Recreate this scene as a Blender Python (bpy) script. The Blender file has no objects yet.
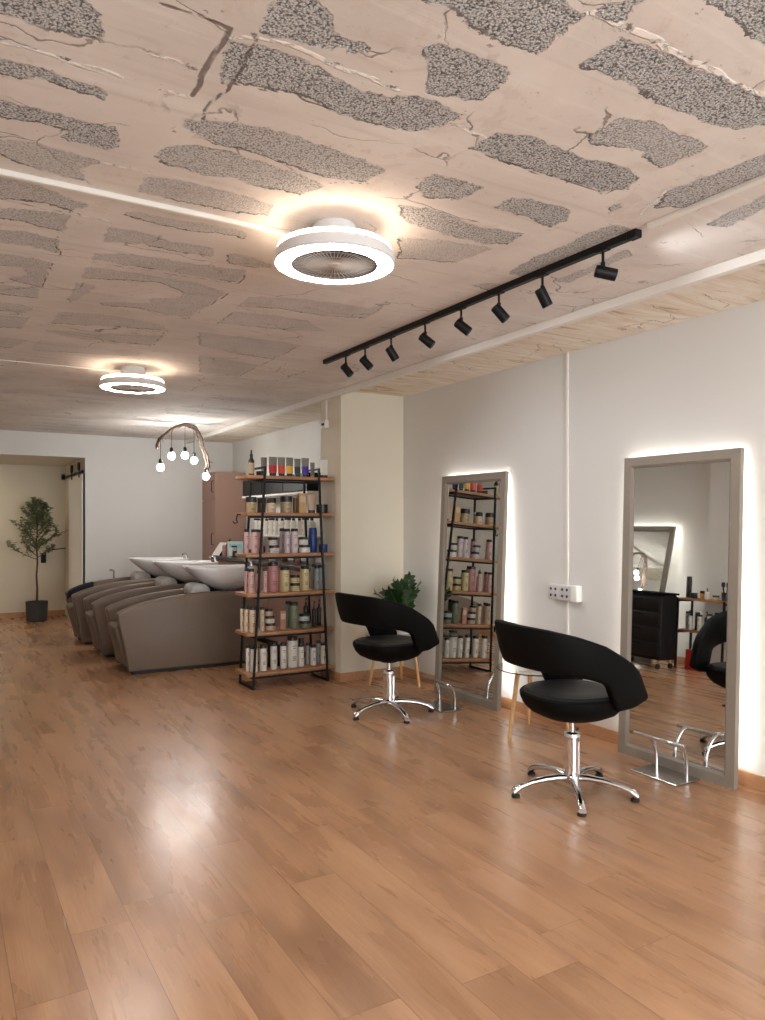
import bpy, bmesh, math, random
import numpy as np
from mathutils import Vector, Matrix, noise as mnoise
R = random.Random(7)
REAR_FILL = 96.0
C = bpy.context.scene.collection
PI = math.pi

# ------------------------------------------------------------------ camera model (used to read positions)
H = 1.4                 # camera height
F = 750.0               # focal length in pixels of the 765 x 1020 frame
TH = math.radians(30.77)
HOR = 523.0
ZC = 2.565              # ceiling height
XR = 3.711              # right wall
XL = -0.45              # left wall
YB = 10.5               # back wall
YF = -2.4               # rear wall behind the photographer
def ray(u, v=HOR):
    a = (u - 382.5) / F
    return (math.sin(TH) + a * math.cos(TH), math.cos(TH) - a * math.sin(TH), (HOR - v) / F)
def on_z(u, v, z):
    d = ray(u, v); t = (z - H) / d[2]
    return (d[0] * t, d[1] * t)
def x_at(u, Y):
    d = ray(u); return d[0] / d[1] * Y
def z_at(u, v, Y):
    d = ray(u, v); return H + d[2] * Y / d[1]

# ------------------------------------------------------------------ materials
def srgb(c):
    return tuple(((x / 255) / 12.92 if x / 255 <= .04045 else ((x / 255 + .055) / 1.055) ** 2.4) for x in c) + (1,)
class NT:
    def __init__(s, name):
        s.m = bpy.data.materials.new(name); s.m.use_nodes = True
        s.t = s.m.node_tree; s.b = s.t.nodes['Principled BSDF']
    def n(s, kind, **kw):
        o = s.t.nodes.new(kind)
        for k, v in kw.items():
            if k in o.inputs.keys(): o.inputs[k].default_value = v
            else: setattr(o, k, v)
        return o
    def l(s, a, b): s.t.links.new(a, b)
    def math(s, op, a, b=None, c=None, clamp=False):
        o = s.n('ShaderNodeMath', operation=op); o.use_clamp = clamp
        for i, x in enumerate((a, b, c)):
            if x is None: continue
            if isinstance(x, (int, float)): o.inputs[i].default_value = x
            else: s.l(x, o.inputs[i])
        return o.outputs[0]
    def mix(s, f, a, b):
        o = s.n('ShaderNodeMix', data_type='RGBA')
        for i, x in ((0, f), (6, a), (7, b)):
            if isinstance(x, (int, float)): o.inputs[i].default_value = x
            elif isinstance(x, tuple): o.inputs[i].default_value = x
            else: s.l(x, o.inputs[i])
        return o.outputs[2]
    def ramp(s, x, stops):
        o = s.n('ShaderNodeValToRGB'); e = o.color_ramp.elements
        while len(e) < len(stops): e.new(.5)
        for q, (p, c) in zip(e, stops):
            q.position = p; q.color = c if isinstance(c, tuple) else (c, c, c, 1)
        s.l(x, o.inputs[0]); return o.outputs[0]
    def step(s, x, a, b):
        o = s.n('ShaderNodeMapRange', interpolation_type='SMOOTHSTEP')
        s.l(x, o.inputs[0]); o.inputs[1].default_value = a; o.inputs[2].default_value = b
        return o.outputs[0]
    def noise(s, vec, scale, detail=3, rough=.55, dist=0):
        o = s.n('ShaderNodeTexNoise'); o.inputs['Scale'].default_value = scale
        o.inputs['Detail'].default_value = detail; o.inputs['Roughness'].default_value = rough
        o.inputs['Distortion'].default_value = dist
        if vec is not None: s.l(vec, o.inputs['Vector'])
        return o.outputs[0]
    def coord(s, which='Object'): return s.n('ShaderNodeTexCoord').outputs[which]
    def scale(s, vec, xyz):
        o = s.n('ShaderNodeMapping'); o.inputs['Scale'].default_value = xyz; s.l(vec, o.inputs[0]); return o.outputs[0]
    def bump(s, h, strength=.3, dist=.01, nrm=None):
        o = s.n('ShaderNodeBump'); o.inputs['Strength'].default_value = strength; o.inputs['Distance'].default_value = dist
        s.l(h, o.inputs['Height'])
        if nrm is not None: s.l(nrm, o.inputs['Normal'])
        return o.outputs[0]
    def set(s, **kw):
        for k, v in kw.items():
            k = k.replace('_', ' ')
            if isinstance(v, (int, float, tuple)): s.b.inputs[k].default_value = v
            else: s.l(v, s.b.inputs[k])
        return s.m
M = {}
def mat(name, col, rough=.5, metal=0, var=.06, nscale=30, bump=.0, **kw):
    """plain procedural material: colour broken up by a little noise"""
    if name in M: return M[name]
    t = NT(name); c = srgb(col); v = t.coord()
    f = t.noise(v, nscale, 4)
    lo = tuple(x * (1 - var) for x in c[:3]) + (1,); hi = tuple(min(1, x * (1 + var)) for x in c[:3]) + (1,)
    t.set(Base_Color=t.mix(f, lo, hi), Roughness=rough, Metallic=metal)
    if bump: t.set(Normal=t.bump(t.noise(v, nscale * 6, 4), bump, .004))
    for k, x in kw.items(): t.set(**{k: x})
    M[name] = t.m; return t.m
def emit(name, col, power, k=1.0):
    if name in M: return M[name]
    t = NT(name); c = srgb(col); v = t.coord()
    f = t.noise(v, 8, 2)
    t.set(Base_Color=c, Roughness=.4, Emission_Color=c, Emission_Strength=t.math('MULTIPLY_ADD', f, power * .1, power * .95))
    M[name] = t.m; return t.m

# ------------------------------------------------------------------ mesh helpers
class MB:
    def __init__(s): s.b = bmesh.new()
    def face(s, vs):
        try: return s.b.faces.new(vs)
        except ValueError: return None
    def box(s, x0, x1, y0, y1, z0, z1, bev=0, seg=2):
        r = bmesh.ops.create_cube(s.b, size=1)
        vs = r['verts']
        for v in vs:
            v.co = Vector(((x0 + x1) / 2 + v.co.x * (x1 - x0), (y0 + y1) / 2 + v.co.y * (y1 - y0), (z0 + z1) / 2 + v.co.z * (z1 - z0)))
        if bev > 0:
            es = list({e for v in vs for e in v.link_edges})
            bmesh.ops.bevel(s.b, geom=es, offset=bev, segments=seg, profile=.5, affect='EDGES')
        return s
    def rings(s, rings, closed=True, cap0=True, cap1=True):
        L = [[s.b.verts.new(p) for p in r] for r in rings]
        n = len(L[0])
        for a, b in zip(L, L[1:]):
            for i in range(n if closed else n - 1):
                j = (i + 1) % n
                s.face((a[i], a[j], b[j], b[i]))
        if cap0: s.face(L[0][::-1])
        if cap1: s.face(L[-1])
        return s
    def lathe(s, prof, c=(0, 0, 0), seg=24, ax=1, ay=1, nexp=2.0, caps=True):
        rr = []
        for r, z in prof:
            ring = []
            for i in range(seg):
                a = 2 * PI * i / seg; ca, sa = math.cos(a), math.sin(a)
                k = (abs(ca) ** nexp + abs(sa) ** nexp) ** (-1 / nexp)
                ring.append((c[0] + r * ax * k * ca, c[1] + r * ay * k * sa, c[2] + z))
            rr.append(ring)
        cl = prof[0] == prof[-1] or not caps
        return s.rings(rr, True, prof[0][0] > 0 and not cl, prof[-1][0] > 0 and not cl)
    def tube(s, pts, rad, seg=10, caps=True):
        pts = [Vector(p) for p in pts]; n = len(pts)
        rads = rad if isinstance(rad, (list, tuple)) else [rad] * n
        rr = []; prev = None
        for i, p in enumerate(pts):
            t = (pts[min(i + 1, n - 1)] - pts[max(i - 1, 0)]).normalized()
            if prev is None:
                ref = Vector((0, 0, 1)) if abs(t.z) < .9 else Vector((1, 0, 0))
                nx = t.cross(ref).normalized()
            else:
                nx = (prev - t * prev.dot(t)).normalized()
            prev = nx; ny = t.cross(nx)
            rr.append([p + (nx * math.cos(2 * PI * k / seg) + ny * math.sin(2 * PI * k / seg)) * rads[i] for k in range(seg)])
        return s.rings(rr, True, caps, caps)
    def cyl(s, p0, p1, r0, r1=None, seg=20):
        return s.tube([p0, p1], [r0, r0 if r1 is None else r1], seg)
    def prism(s, poly, axis, a, b):
        """polygon in the plane across `axis` pushed from a to b"""
        def P(q, t):
            return (t, q[0], q[1]) if axis == 'x' else (q[0], t, q[1]) if axis == 'y' else (q[0], q[1], t)
        return s.rings([[P(q, a) for q in poly], [P(q, b) for q in poly]])
    def build(s, name, m, parent=None, loc=None, smooth=True, bevel=0, angle=35):
        bmesh.ops.remove_doubles(s.b, verts=s.b.verts, dist=1e-6)
        bmesh.ops.recalc_face_normals(s.b, faces=s.b.faces)
        me = bpy.data.meshes.new(name); s.b.to_mesh(me); s.b.free()
        if smooth:
            for p in me.polygons: p.use_smooth = True
            try: me.set_sharp_from_angle(angle=math.radians(angle))
            except Exception: pass
        o = bpy.data.objects.new(name, me); C.objects.link(o)
        for x in (m if isinstance(m, (list, tuple)) else [m]): me.materials.append(x)
        if parent: o.parent = parent
        if loc: o.location = loc
        if bevel:
            b = o.modifiers.new('bevel', 'BEVEL'); b.width = bevel; b.segments = 2; b.limit_method = 'ANGLE'
        return o
def thing(name, label, cat, loc=(0, 0, 0), rz=0, group=None):
    o = bpy.data.objects.new(name, None); C.objects.link(o)
    o.location = loc; o.rotation_euler = (0, 0, rz); o.empty_display_size = .1
    return tag(o, label, cat, group)
def tag(o, label, cat, group=None):
    o['label'] = label; o['category'] = cat
    if group: o['group'] = group
    return o
def struct(o):
    o['kind'] = 'structure'; return o
def copy_tree(o, parent=None, loc=None, rz=None, label=None, group=None):
    c = o.copy(); C.objects.link(c)
    if parent: c.parent = parent
    if loc: c.location = loc
    if rz is not None: c.rotation_euler = (0, 0, rz)
    if label: c['label'] = label
    if group: c['group'] = group
    for ch in list(o.children):
        if ch.type != 'LIGHT': copy_tree(ch, c)
    return c
def arc(c, r, a0, a1, n):
    return [(c[0] + r * math.cos(a0 + (a1 - a0) * i / n), c[1] + r * math.sin(a0 + (a1 - a0) * i / n)) for i in range(n + 1)]

# ------------------------------------------------------------------ plain material set
BLK_METAL = mat('black_powder_coat', (15, 15, 17), .5, 0, bump=.05, Specular_IOR_Level=.25)
CHROME = mat('chrome', (225, 225, 228), .09, 1, .02)
LEATHER = mat('black_leather', (9, 9, 9), .62, 0, .2, 40, bump=.1, Specular_IOR_Level=.1)
LEATHER_SEAT = mat('black_leather_seat', (22, 22, 23), .5, 0, .15, 40, bump=.1, Specular_IOR_Level=.3)
TAUPE = mat('taupe_leather', (112, 96, 84), .5, 0, .05, 25, bump=.08)
TAUPE2 = mat('taupe_leather_cushion', (106, 91, 80), .55, 0, .05, 25, bump=.08)
GREY_PAD = mat('grey_gel_pad', (184, 182, 180), .5, 0, .05)
CERAMIC = mat('white_ceramic', (236, 236, 238), .2, 0, .02)
WHITE_PL = mat('white_plastic', (225, 222, 216), .4, 0, .02)
WHITE_MET = mat('white_lacquer', (214, 214, 216), .4, 0, .02)
FRAME = mat('grey_wood_frame', (138, 129, 118), .55, 0, .12, 12, bump=.08)
DUSTY = mat('dusty_pink_laminate', (158, 126, 112), .5, 0, .03)
DARK_TOP = mat('dark_counter_top', (70, 58, 54), .35, 0, .12)
SOIL = mat('potting_soil', (45, 34, 26), .95, 0, .3, 90, bump=.4)
LEAF_OLIVE = mat('olive_leaf', (124, 132, 104), .55, 0, .35, 14)
LEAF_ZZ = mat('zz_leaf', (38, 66, 34), .32, 0, .3, 14)
BARK = mat('bark', (92, 70, 54), .9, 0, .35, 40, bump=.4)
VINE = mat('dried_vine', (92, 76, 66), .85, 0, .4, 35, bump=.5)
POT = mat('charcoal_pot', (58, 62, 64), .6, 0, .08)
TOE = mat('black_plinth', (22, 20, 20), .6, 0, .05)
RUBBER = mat('black_rubber', (14, 14, 14), .7, 0, .1)

def wood(name, c0, c1, axis=0, rough=.5, sc=6):
    if name in M: return M[name]
    t = NT(name); v = t.coord()
    s = [sc * 5] * 3; s[axis] = sc * .45
    q = t.scale(v, tuple(s))
    g = t.noise(q, 1.0, 6, .6, 1.2)
    t.set(Base_Color=t.ramp(g, [(.25, srgb(c0)), (.75, srgb(c1))]), Roughness=rough, Normal=t.bump(g, .12, .004))
    M[name] = t.m; return t.m
OAK = wood('shelf_oak', (134, 88, 58), (186, 138, 98), 0)
LEGWOOD = wood('beech_leg', (196, 148, 96), (226, 182, 130), 2)
BASEWOOD = wood('baseboard_wood', (164, 118, 84), (196, 150, 114), 1, .45)

# ------------------------------------------------------------------ the room: floor
def floor_mat():
    t = NT('oak_laminate'); v = t.coord()
    sx = t.n('ShaderNodeSeparateXYZ'); t.l(v, sx.inputs[0])
    PW, PL = .196, 1.29
    x = t.math('DIVIDE', sx.outputs[0], PW); row = t.math('FLOOR', x)
    fx = t.math('FRACT', x)
    wn = t.n('ShaderNodeTexWhiteNoise', noise_dimensions='1D'); t.l(row, wn.inputs['W'])
    y = t.math('ADD', t.math('DIVIDE', sx.outputs[1], PL), wn.outputs['Value'])
    col = t.math('FLOOR', y); fy = t.math('FRACT', y)
    cb = t.n('ShaderNodeCombineXYZ'); t.l(row, cb.inputs[0]); t.l(col, cb.inputs[1])
    w2 = t.n('ShaderNodeTexWhiteNoise', noise_dimensions='3D'); t.l(cb.outputs[0], w2.inputs['Vector'])
    off = t.n('ShaderNodeVectorMath', operation='SCALE'); t.l(w2.outputs['Color'], off.inputs[0]); off.inputs['Scale'].default_value = 40
    add = t.n('ShaderNodeVectorMath', operation='ADD'); t.l(v, add.inputs[0]); t.l(off.outputs[0], add.inputs[1])
    g1 = t.noise(t.scale(add.outputs[0], (5.5, .8, 1)), 1.5, 4, .55, .35)
    g2 = t.noise(t.scale(add.outputs[0], (60, 2.2, 1)), 2.0, 4, .65, .4)
    g3 = t.noise(t.scale(add.outputs[0], (4.5, 1.3, 1)), 1.2, 2, .45, .3)
    base = t.ramp(g1, [(.2, srgb((146, 104, 74))), (.5, srgb((180, 136, 101))), (.8, srgb((202, 160, 124)))])
    fine = t.ramp(g2, [(.3, srgb((150, 108, 78))), (.65, srgb((194, 152, 116)))])
    c = t.mix(.32, base, fine)
    c = t.mix(t.math('MULTIPLY', t.step(g3, .40, .80), .6), c, srgb((132, 94, 70)))
    tone = t.math('MULTIPLY_ADD', w2.outputs['Value'], .13, .935)
    vm = t.n('ShaderNodeVectorMath', operation='SCALE'); t.l(c, vm.inputs[0]); t.l(tone, vm.inputs['Scale'])
    ex = t.math('MULTIPLY', t.math('MINIMUM', fx, t.math('SUBTRACT', 1, fx)), PW)
    ey = t.math('MULTIPLY', t.math('MINIMUM', fy, t.math('SUBTRACT', 1, fy)), PL)
    e = t.math('MINIMUM', ex, ey)
    seam = t.step(e, .0006, .0022)
    c2 = t.mix(t.math('SUBTRACT', 1, seam), vm.outputs[0], srgb((132, 94, 70)))
    ht = t.math('ADD', t.math('MULTIPLY', g2, .12), seam)
    rough = t.math('MULTIPLY_ADD', g1, .12, .22)
    t.set(Base_Color=c2, Roughness=rough, Normal=t.bump(ht, .10, .003))
    t.b.inputs['Specular IOR Level'].default_value = .5
    t.b.inputs['Coat Weight'].default_value = .15; t.b.inputs['Coat Roughness'].default_value = .16
    return t.m
m = MB(); m.box(XL - .15, XR + .15, YF - .15, 12.6, -.12, 0)
struct(m.build('floor', floor_mat(), smooth=False))

# ------------------------------------------------------------------ walls
def paint(name, col):
    t = NT(name); v = t.coord(); c = srgb(col)
    f = t.noise(v, 1.3, 4); f2 = t.noise(v, 160, 3)
    t.set(Base_Color=t.mix(f, tuple(x * .965 for x in c[:3]) + (1,), tuple(min(1, x * 1.03) for x in c[:3]) + (1,)),
          Roughness=.72, Normal=t.bump(t.math('ADD', t.math('MULTIPLY', f2, .25), f), .06, .004))
    return t.m
WALL = paint('white_wall_paint', (213, 212, 209))
CREAM = paint('cream_wall_paint', (214, 207, 190))
def wall(name, boxes, m=WALL):
    b = MB()
    for q in boxes: b.box(*q)
    return struct(b.build(name, m, smooth=False))
wall('wall_right', [(XR, XR + .15, YF - .15, YB + .15, 0, ZC + .1)])
wall('wall_column', [(3.06, XR, 5.855, 6.255, 0, ZC)], CREAM)
wall('wall_left', [(XL - .15, XL, YF - .15, 12.45, 0, ZC + .1)])
wall('wall_left_return', [(XL, XL + .10, 4.55, 5.36, 0, ZC)])
wall('wall_rear', [(XL, .10, YF - .15, YF, 0, ZC + .1), (3.45, XR, YF - .15, YF, 0, ZC + .1), (.10, 3.45, YF - .15, YF, 0, .12), (.10, 3.45, YF - .15, YF, 2.42, ZC + .1)])
t = NT('window_glass'); tr = t.n('ShaderNodeBsdfTransparent'); gl = t.n('ShaderNodeBsdfGlossy'); gl.inputs['Roughness'].default_value = .02
mx = t.n('ShaderNodeMixShader'); t.l(t.math('MULTIPLY_ADD', t.noise(t.coord(), 2, 2), .02, .05), mx.inputs[0]); t.l(tr.outputs[0], mx.inputs[1]); t.l(gl.outputs[0], mx.inputs[2])
t.l(mx.outputs[0], t.t.nodes['Material Output'].inputs[0]); WGLASS = t.m
b = MB()
for x in (.10, 1.20, 2.30, 3.40): b.box(x, x + .05, YF - .10, YF - .04, .12, 2.42)
b.box(.10, 3.45, YF - .10, YF - .04, .12, .17); b.box(.10, 3.45, YF - .10, YF - .04, 2.37, 2.42)
wf = struct(b.build('window_assumed', mat('window_frame_grey', (70, 70, 72), .4, .3), smooth=False))  # unseen shopfront window, assumed for the front light and added as fill
MB().box(.12, 3.43, YF - .075, YF - .067, .14, 2.40).build('pane', WGLASS, wf, smooth=False)
wall('wall_back', [(1.69, XR, YB, YB + .12, 0, ZC + .1), (XL, 1.69, YB, YB + .12, 2.262, ZC + .1)])
wall('wall_alcove_back', [(XL, 1.82, 12.3, 12.45, 0, 2.4)], CREAM)
wall('wall_alcove_right', [(1.69, 1.82, YB + .12, 12.3, 0, 2.4)], CREAM)
wall('wall_alcove_soffit', [(XL, 1.69, YB + .12, 12.3, 2.262, 2.4)], CREAM)
def baseboard(name, segs):
    b = MB()
    for q in segs: b.box(*q, 0, .08, .003, 1)
    return struct(b.build(name, BASEWOOD, smooth=False))
T = .013
baseboard('baseboard_right', [(XR - T, XR, YF, 5.855), (XR - T, XR, 6.255, 6.55)])
baseboard('baseboard_column', [(3.06 - T, XR - T, 5.855 - T, 5.855), (3.06 - T, 3.06, 5.855, 6.255)])
baseboard('baseboard_alcove', [(XL, 1.69, 12.3 - T, 12.3)])
baseboard('baseboard_back', [(1.69, 3.26, YB - T, YB)])
baseboard('baseboard_left', [(XL, XL + T, YF, 4.55), (XL, XL + T, 5.36, 12.28), (XL + .1, XL + .1 + T, 4.55, 5.36)])

# ------------------------------------------------------------------ ceiling: stripped concrete with plaster remains
PATCH = [  # outlines of bare aggregate, read off on the ceiling plane, with how bare each one is
 (1, [(-20,-5),(80,-4),(103,15),(105,35),(98,40),(67,33),(33,25),(0,12),(-20,5)]),
 (.9, [(-20,58),(15,62),(45,68),(75,80),(105,88),(110,95),(107,101),(85,95),(60,85),(30,78),(0,74),(-20,70)]),
 (.95, [(-20,94),(0,98),(30,107),(60,115),(85,122),(118,127),(120,138),(117,147),(105,149),(80,143),(60,137),(65,130),(40,122),(0,118),(-20,112)]),
 (.7, [(-20,133),(0,138),(30,142),(65,152),(90,158),(103,162),(80,170),(83,179),(60,175),(25,165),(0,155),(-20,148)]),
 (.8, [(-20,175),(0,179),(33,184),(63,195),(87,205),(72,211),(43,203),(0,198),(-20,194)]),
 (.8, [(-20,205),(0,208),(33,210),(70,215),(63,232),(43,227),(23,222),(0,218),(-20,215)]),
 (.75, [(-20,227),(0,230),(20,230),(50,238),(57,238),(59,253),(33,247),(0,243),(-20,240)]),
 (.75, [(-20,250),(0,253),(33,258),(52,263),(47,273),(43,287),(23,283),(7,278),(30,276),(20,267),(0,265),(-20,262)]),
 (.7, [(-20,283),(0,285),(38,288),(38,298),(0,294),(-20,292)]),
 (.55, [(-20,300),(0,303),(35,308),(27,313),(0,310),(-20,308)]),
 (.55, [(-20,313),(0,315),(30,317),(22,328),(0,327),(-20,325)]),
 (.4, [(-10,337),(30,340),(12,348),(-10,346)]),
 (.8, [(183,120),(213,120),(255,127),(302,137),(338,150),(388,170),(368,182),(328,178),(290,165),(255,153),(213,143),(187,130)]),
 (.7, [(157,156),(165,147),(190,145),(225,150),(262,160),(305,175),(328,186),(300,194),(262,186),(230,178),(200,176),(190,168),(165,165)]),
 (.65, [(143,177),(165,178),(200,185),(235,192),(275,205),(270,216),(235,212),(190,203),(140,192)]),
 (.55, [(120,213),(140,212),(167,218),(213,225),(247,233),(245,238),(217,233),(187,230),(147,222)]),
 (.6, [(107,227),(140,232),(173,242),(213,248),(213,256),(180,252),(143,244),(103,242)]),
 (.6, [(227,253),(253,257),(275,266),(255,268),(230,263)]),
 (.75, [(95,253),(117,253),(160,258),(200,265),(247,270),(238,282),(207,278),(167,271),(127,265),(93,260)]),
 (.7, [(85,267),(127,272),(167,278),(197,283),(227,292),(213,303),(187,318),(160,313),(140,308),(103,305),(100,302),(150,303),(150,298),(177,298),(183,292),(160,282),(130,280),(83,278)]),
 (.6, [(77,283),(97,285),(90,292),(72,303),(68,298)]),
 (.55, [(60,312),(100,314),(140,320),(168,327),(160,330),(117,327),(50,323)]),
 (.55, [(47,330),(100,333),(167,335),(152,345),(127,343),(67,337)]),
 (.4, [(40,340),(100,347),(143,352),(138,356),(30,350)]),
 (.5, [(250,297),(305,299),(370,308),(393,298),(383,307),(367,318),(325,316),(278,308),(239,306)]),
 (.5, [(234,311),(278,316),(305,320),(325,331),(302,331),(260,327),(217,323)]),
 (.45, [(200,332),(265,340),(302,345),(273,359),(234,353),(200,345)]),
 (.4, [(200,355),(237,361),(260,365),(237,376),(200,372)]),
 (.85, [(418,187),(432,173),(462,180),(482,188),(462,199),(425,197)]),
 (.9, [(495,207),(511,198),(531,198),(569,209),(568,220),(552,227),(526,217)]),
 (.8, [(400,205),(440,210),(466,223),(487,228),(525,234),(511,243),(482,244),(440,232),(405,222)]),
 (.55, [(400,238),(440,240),(495,248),(457,262),(400,258)]),
 (.7, [(607,206),(620,204),(623,206),(610,213)]),
 (.8, [(508,274),(531,258),(565,245),(602,227),(618,224),(631,230),(597,243),(558,261),(524,277)]),
 (.6, [(552,281),(597,264),(628,248),(632,256),(610,264),(571,282)]),
 (.6, [(471,285),(487,282),(513,286),(497,292)]),
 (1, [(275,-8),(315,-8),(335,15),(332,37),(370,43),(368,52),(348,55),(342,47),(315,47),(275,38),(260,32),(268,13)]),
 (1, [(222,60),(230,40),(255,43),(288,52),(322,68),(355,88),(388,98),(415,95),(435,103),(462,115),(442,127),(418,132),(388,127),(362,122),(335,112),(312,98),(292,92),(255,85),(235,80),(222,82)]),
 (1, [(425,47),(442,43),(468,53),(510,67),(505,80),(485,100),(468,100),(428,92),(427,67)]),
 (1, [(412,-6),(455,7),(472,27),(505,43),(538,53),(560,37),(577,23),(587,15),(570,5),(557,-6)]),
 (1, [(593,13),(607,3),(650,-4),(637,7),(627,20),(617,23)]),
 (1, [(703,-6),(723,10),(743,27),(770,47),(790,40),(780,-6)]),
 (1, [(583,65),(623,37),(640,42),(670,55),(710,73),(743,88),(775,100),(775,122),(737,130),(697,120),(660,103),(637,88)]),
 (1, [(470,148),(495,132),(530,137),(560,148),(587,160),(627,167),(638,177),(627,188),(603,192),(577,183),(543,173),(510,163)]),
 (.75, [(587,133),(623,118),(653,122),(677,133),(710,147),(690,157),(663,167),(650,160),(627,147),(590,143)]),
 (.85, [(655,208),(663,197),(670,190),(717,173),(743,163),(775,150),(775,172),(730,193),(693,207)]),
 (.7, [(710,224),(734,210),(775,190),(775,203),(729,227)]),
]
RIDGE = [  # formwork ridges, (half width m, points)
 (.010, [(593,13),(640,33),(690,62),(765,97)]), (.007, [(230,38),(255,36),(290,47),(330,62),(400,92)]),
 (.006, [(0,42),(50,56),(100,70),(130,80)]), (.006, [(150,55),(200,70)]),
 (.008, [(165,92),(190,97)]), (.005, [(500,150),(470,130),(440,118)]),
 (.006, [(72,213),(110,221)]), (.006, [(100,162),(135,170),(155,175)]),
 (.006, [(545,0),(575,14),(593,13)]), (.005, [(640,215),(665,190)]),
]
GROOVE = [(.006, [(230,28),(222,45),(205,75),(190,96)]), (.004, [(160,4),(195,14),(230,26)]), (.004, [(255,44),(225,90),(200,118)]),
 (.0025, [(93,262),(160,273),(238,284),(248,272)]), (.0025, [(140,310),(187,319),(213,304),(228,293)]), (.0025, [(47,331),(152,346),(168,330)]),
 (.0025, [(200,373),(237,377),(300,346)]), (.0025, [(217,324),(234,312)]), (.0025, [(60,255),(56,236)]), (.0025, [(43,288),(52,264)]),
 (.003, [(470,149),(510,164),(577,184),(603,193),(630,188)]), (.003, [(222,83),(292,93),(335,113),(388,128),(418,133)]),
 (.0025, [(328,183),(368,183)]), (.0025, [(495,240),(522,236)]), (.0025, [(0,199),(60,212)]), (.003, [(257,380),(276,381),(306,371)]),
 (.003, [(144,440),(200,411)]), (.0025, [(150,395),(230,400)]), (.0025, [(60,425),(120,428),(160,418)])]
def to_ceiling(pts): return np.array([on_z(u, v, ZC) for u, v in pts])
def seg_dist(P, A, B):
    d = B - A; L = max(1e-9, float(d @ d))
    t = np.clip(((P - A) @ d) / L, 0, 1)
    return np.linalg.norm(P - A - t[:, None] * d, axis=1)
def build_ceiling():
    xs = np.concatenate([np.arange(XL, XR + .001, .0125), [XR]])
    ys = np.concatenate([np.arange(YF, .9, .08), np.arange(.9, 6.6, .0125), np.arange(6.6, YB, .05), [YB]])
    nx, ny = len(xs), len(ys)
    P = np.stack(np.meshgrid(xs, ys, indexing='ij'), -1).reshape(-1, 2)
    Ix = None
    sd = np.full(len(P), -.15); st = np.full(len(P), .5)
    polys = [(w, to_ceiling(p)) for w, p in PATCH]
    rr = random.Random(3)
    def rnd(cx, cy, hx, hy, w):
        q = []
        for k in range(11):
            a = 2 * PI * k / 11; j = rr.uniform(.75, 1.15)
            q.append((cx + hx * j * math.copysign(abs(math.cos(a)) ** .7, math.cos(a)), cy + hy * j * math.copysign(abs(math.sin(a)) ** .8, math.sin(a))))
        polys.append((w, np.array(q)))
    y = 6.75                                              # the strips go on deeper in the room and behind the photographer
    while y < 10.3:
        for cx in (.25, 1.3, 2.45):
            if rr.random() < .72: rnd(cx + rr.uniform(-.1, .1), y, rr.uniform(.25, .45), rr.uniform(.05, .10), rr.uniform(.25, .45))
        y += rr.uniform(.26, .36)
    y = -2.1
    while y < .75:
        for cx in (.15, 1.35, 2.75):
            if rr.random() < .75: rnd(cx + rr.uniform(-.15, .15), y, rr.uniform(.3, .5), rr.uniform(.06, .11), rr.uniform(.7, 1))
        y += rr.uniform(.28, .4)
    polys = [(w * (1 if q[:, 1].mean() < 2.5 else .75 if q[:, 1].mean() < 3.4 else .6), q) for w, q in polys]
    rr.seed(9)
    for w, q in polys:
        lo = q.min(0) - .16; hi = q.max(0) + .16
        idx = np.where((P[:, 0] > lo[0]) & (P[:, 0] < hi[0]) & (P[:, 1] > lo[1]) & (P[:, 1] < hi[1]))[0]
        if not len(idx): continue
        p = P[idx]; d = np.full(len(p), 9.); ins = np.zeros(len(p), bool)
        for A, B in zip(q, np.roll(q, -1, 0)):
            d = np.minimum(d, seg_dist(p, A, B))
            c = ((A[1] > p[:, 1]) != (B[1] > p[:, 1]))
            xi = (B[0] - A[0]) * (p[:, 1] - A[1]) / ((B[1] - A[1]) or 1e-9) + A[0]
            ins ^= c & (p[:, 0] < xi)
        s = np.where(ins, d, -d); up = s > sd[idx]
        sd[idx[up]] = s[up]; st[idx[up]] = w
    def lines(L):
        r = np.full(len(P), -.06)
        for w, pts in L:
            q0 = to_ceiling(pts); q = [q0[0]]                 # broken, wandering lines rather than ruled ones
            for A, B in zip(q0, q0[1:]):
                n = max(1, int(np.linalg.norm(B - A) / .045))
                for k in range(1, n + 1):
                    q.append(A + (B - A) * k / n + np.array([rr.uniform(-.009, .009), rr.uniform(-.009, .009)]))
            q = np.array(q); lo = q.min(0) - .08; hi = q.max(0) + .08
            idx = np.where((P[:, 0] > lo[0]) & (P[:, 0] < hi[0]) & (P[:, 1] > lo[1]) & (P[:, 1] < hi[1]))[0]
            for A, B in zip(q, q[1:]):
                r[idx] = np.maximum(r[idx], w + .0015 - seg_dist(P[idx], A, B))
        return r
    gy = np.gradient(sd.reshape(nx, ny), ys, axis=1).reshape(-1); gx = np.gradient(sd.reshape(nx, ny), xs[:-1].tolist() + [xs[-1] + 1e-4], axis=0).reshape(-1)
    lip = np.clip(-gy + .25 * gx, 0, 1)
    rd = lines(RIDGE); gr = lines(GROOVE)
    co = np.concatenate([P, np.full((len(P), 1), ZC)], 1)
    I = np.arange(nx * ny).reshape(nx, ny)
    fs = np.stack([I[:-1, :-1], I[:-1, 1:], I[1:, 1:], I[1:, :-1]], -1).reshape(-1, 4)   # facing down
    n0 = len(co)
    top = [(XL, YF, ZC + .1), (XR, YF, ZC + .1), (XR, YB, ZC + .1), (XL, YB, ZC + .1)]
    me = bpy.data.meshes.new('ceiling')
    me.from_pydata(co.tolist() + top, [], fs.tolist() + [[n0, n0 + 1, n0 + 2, n0 + 3]])
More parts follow.
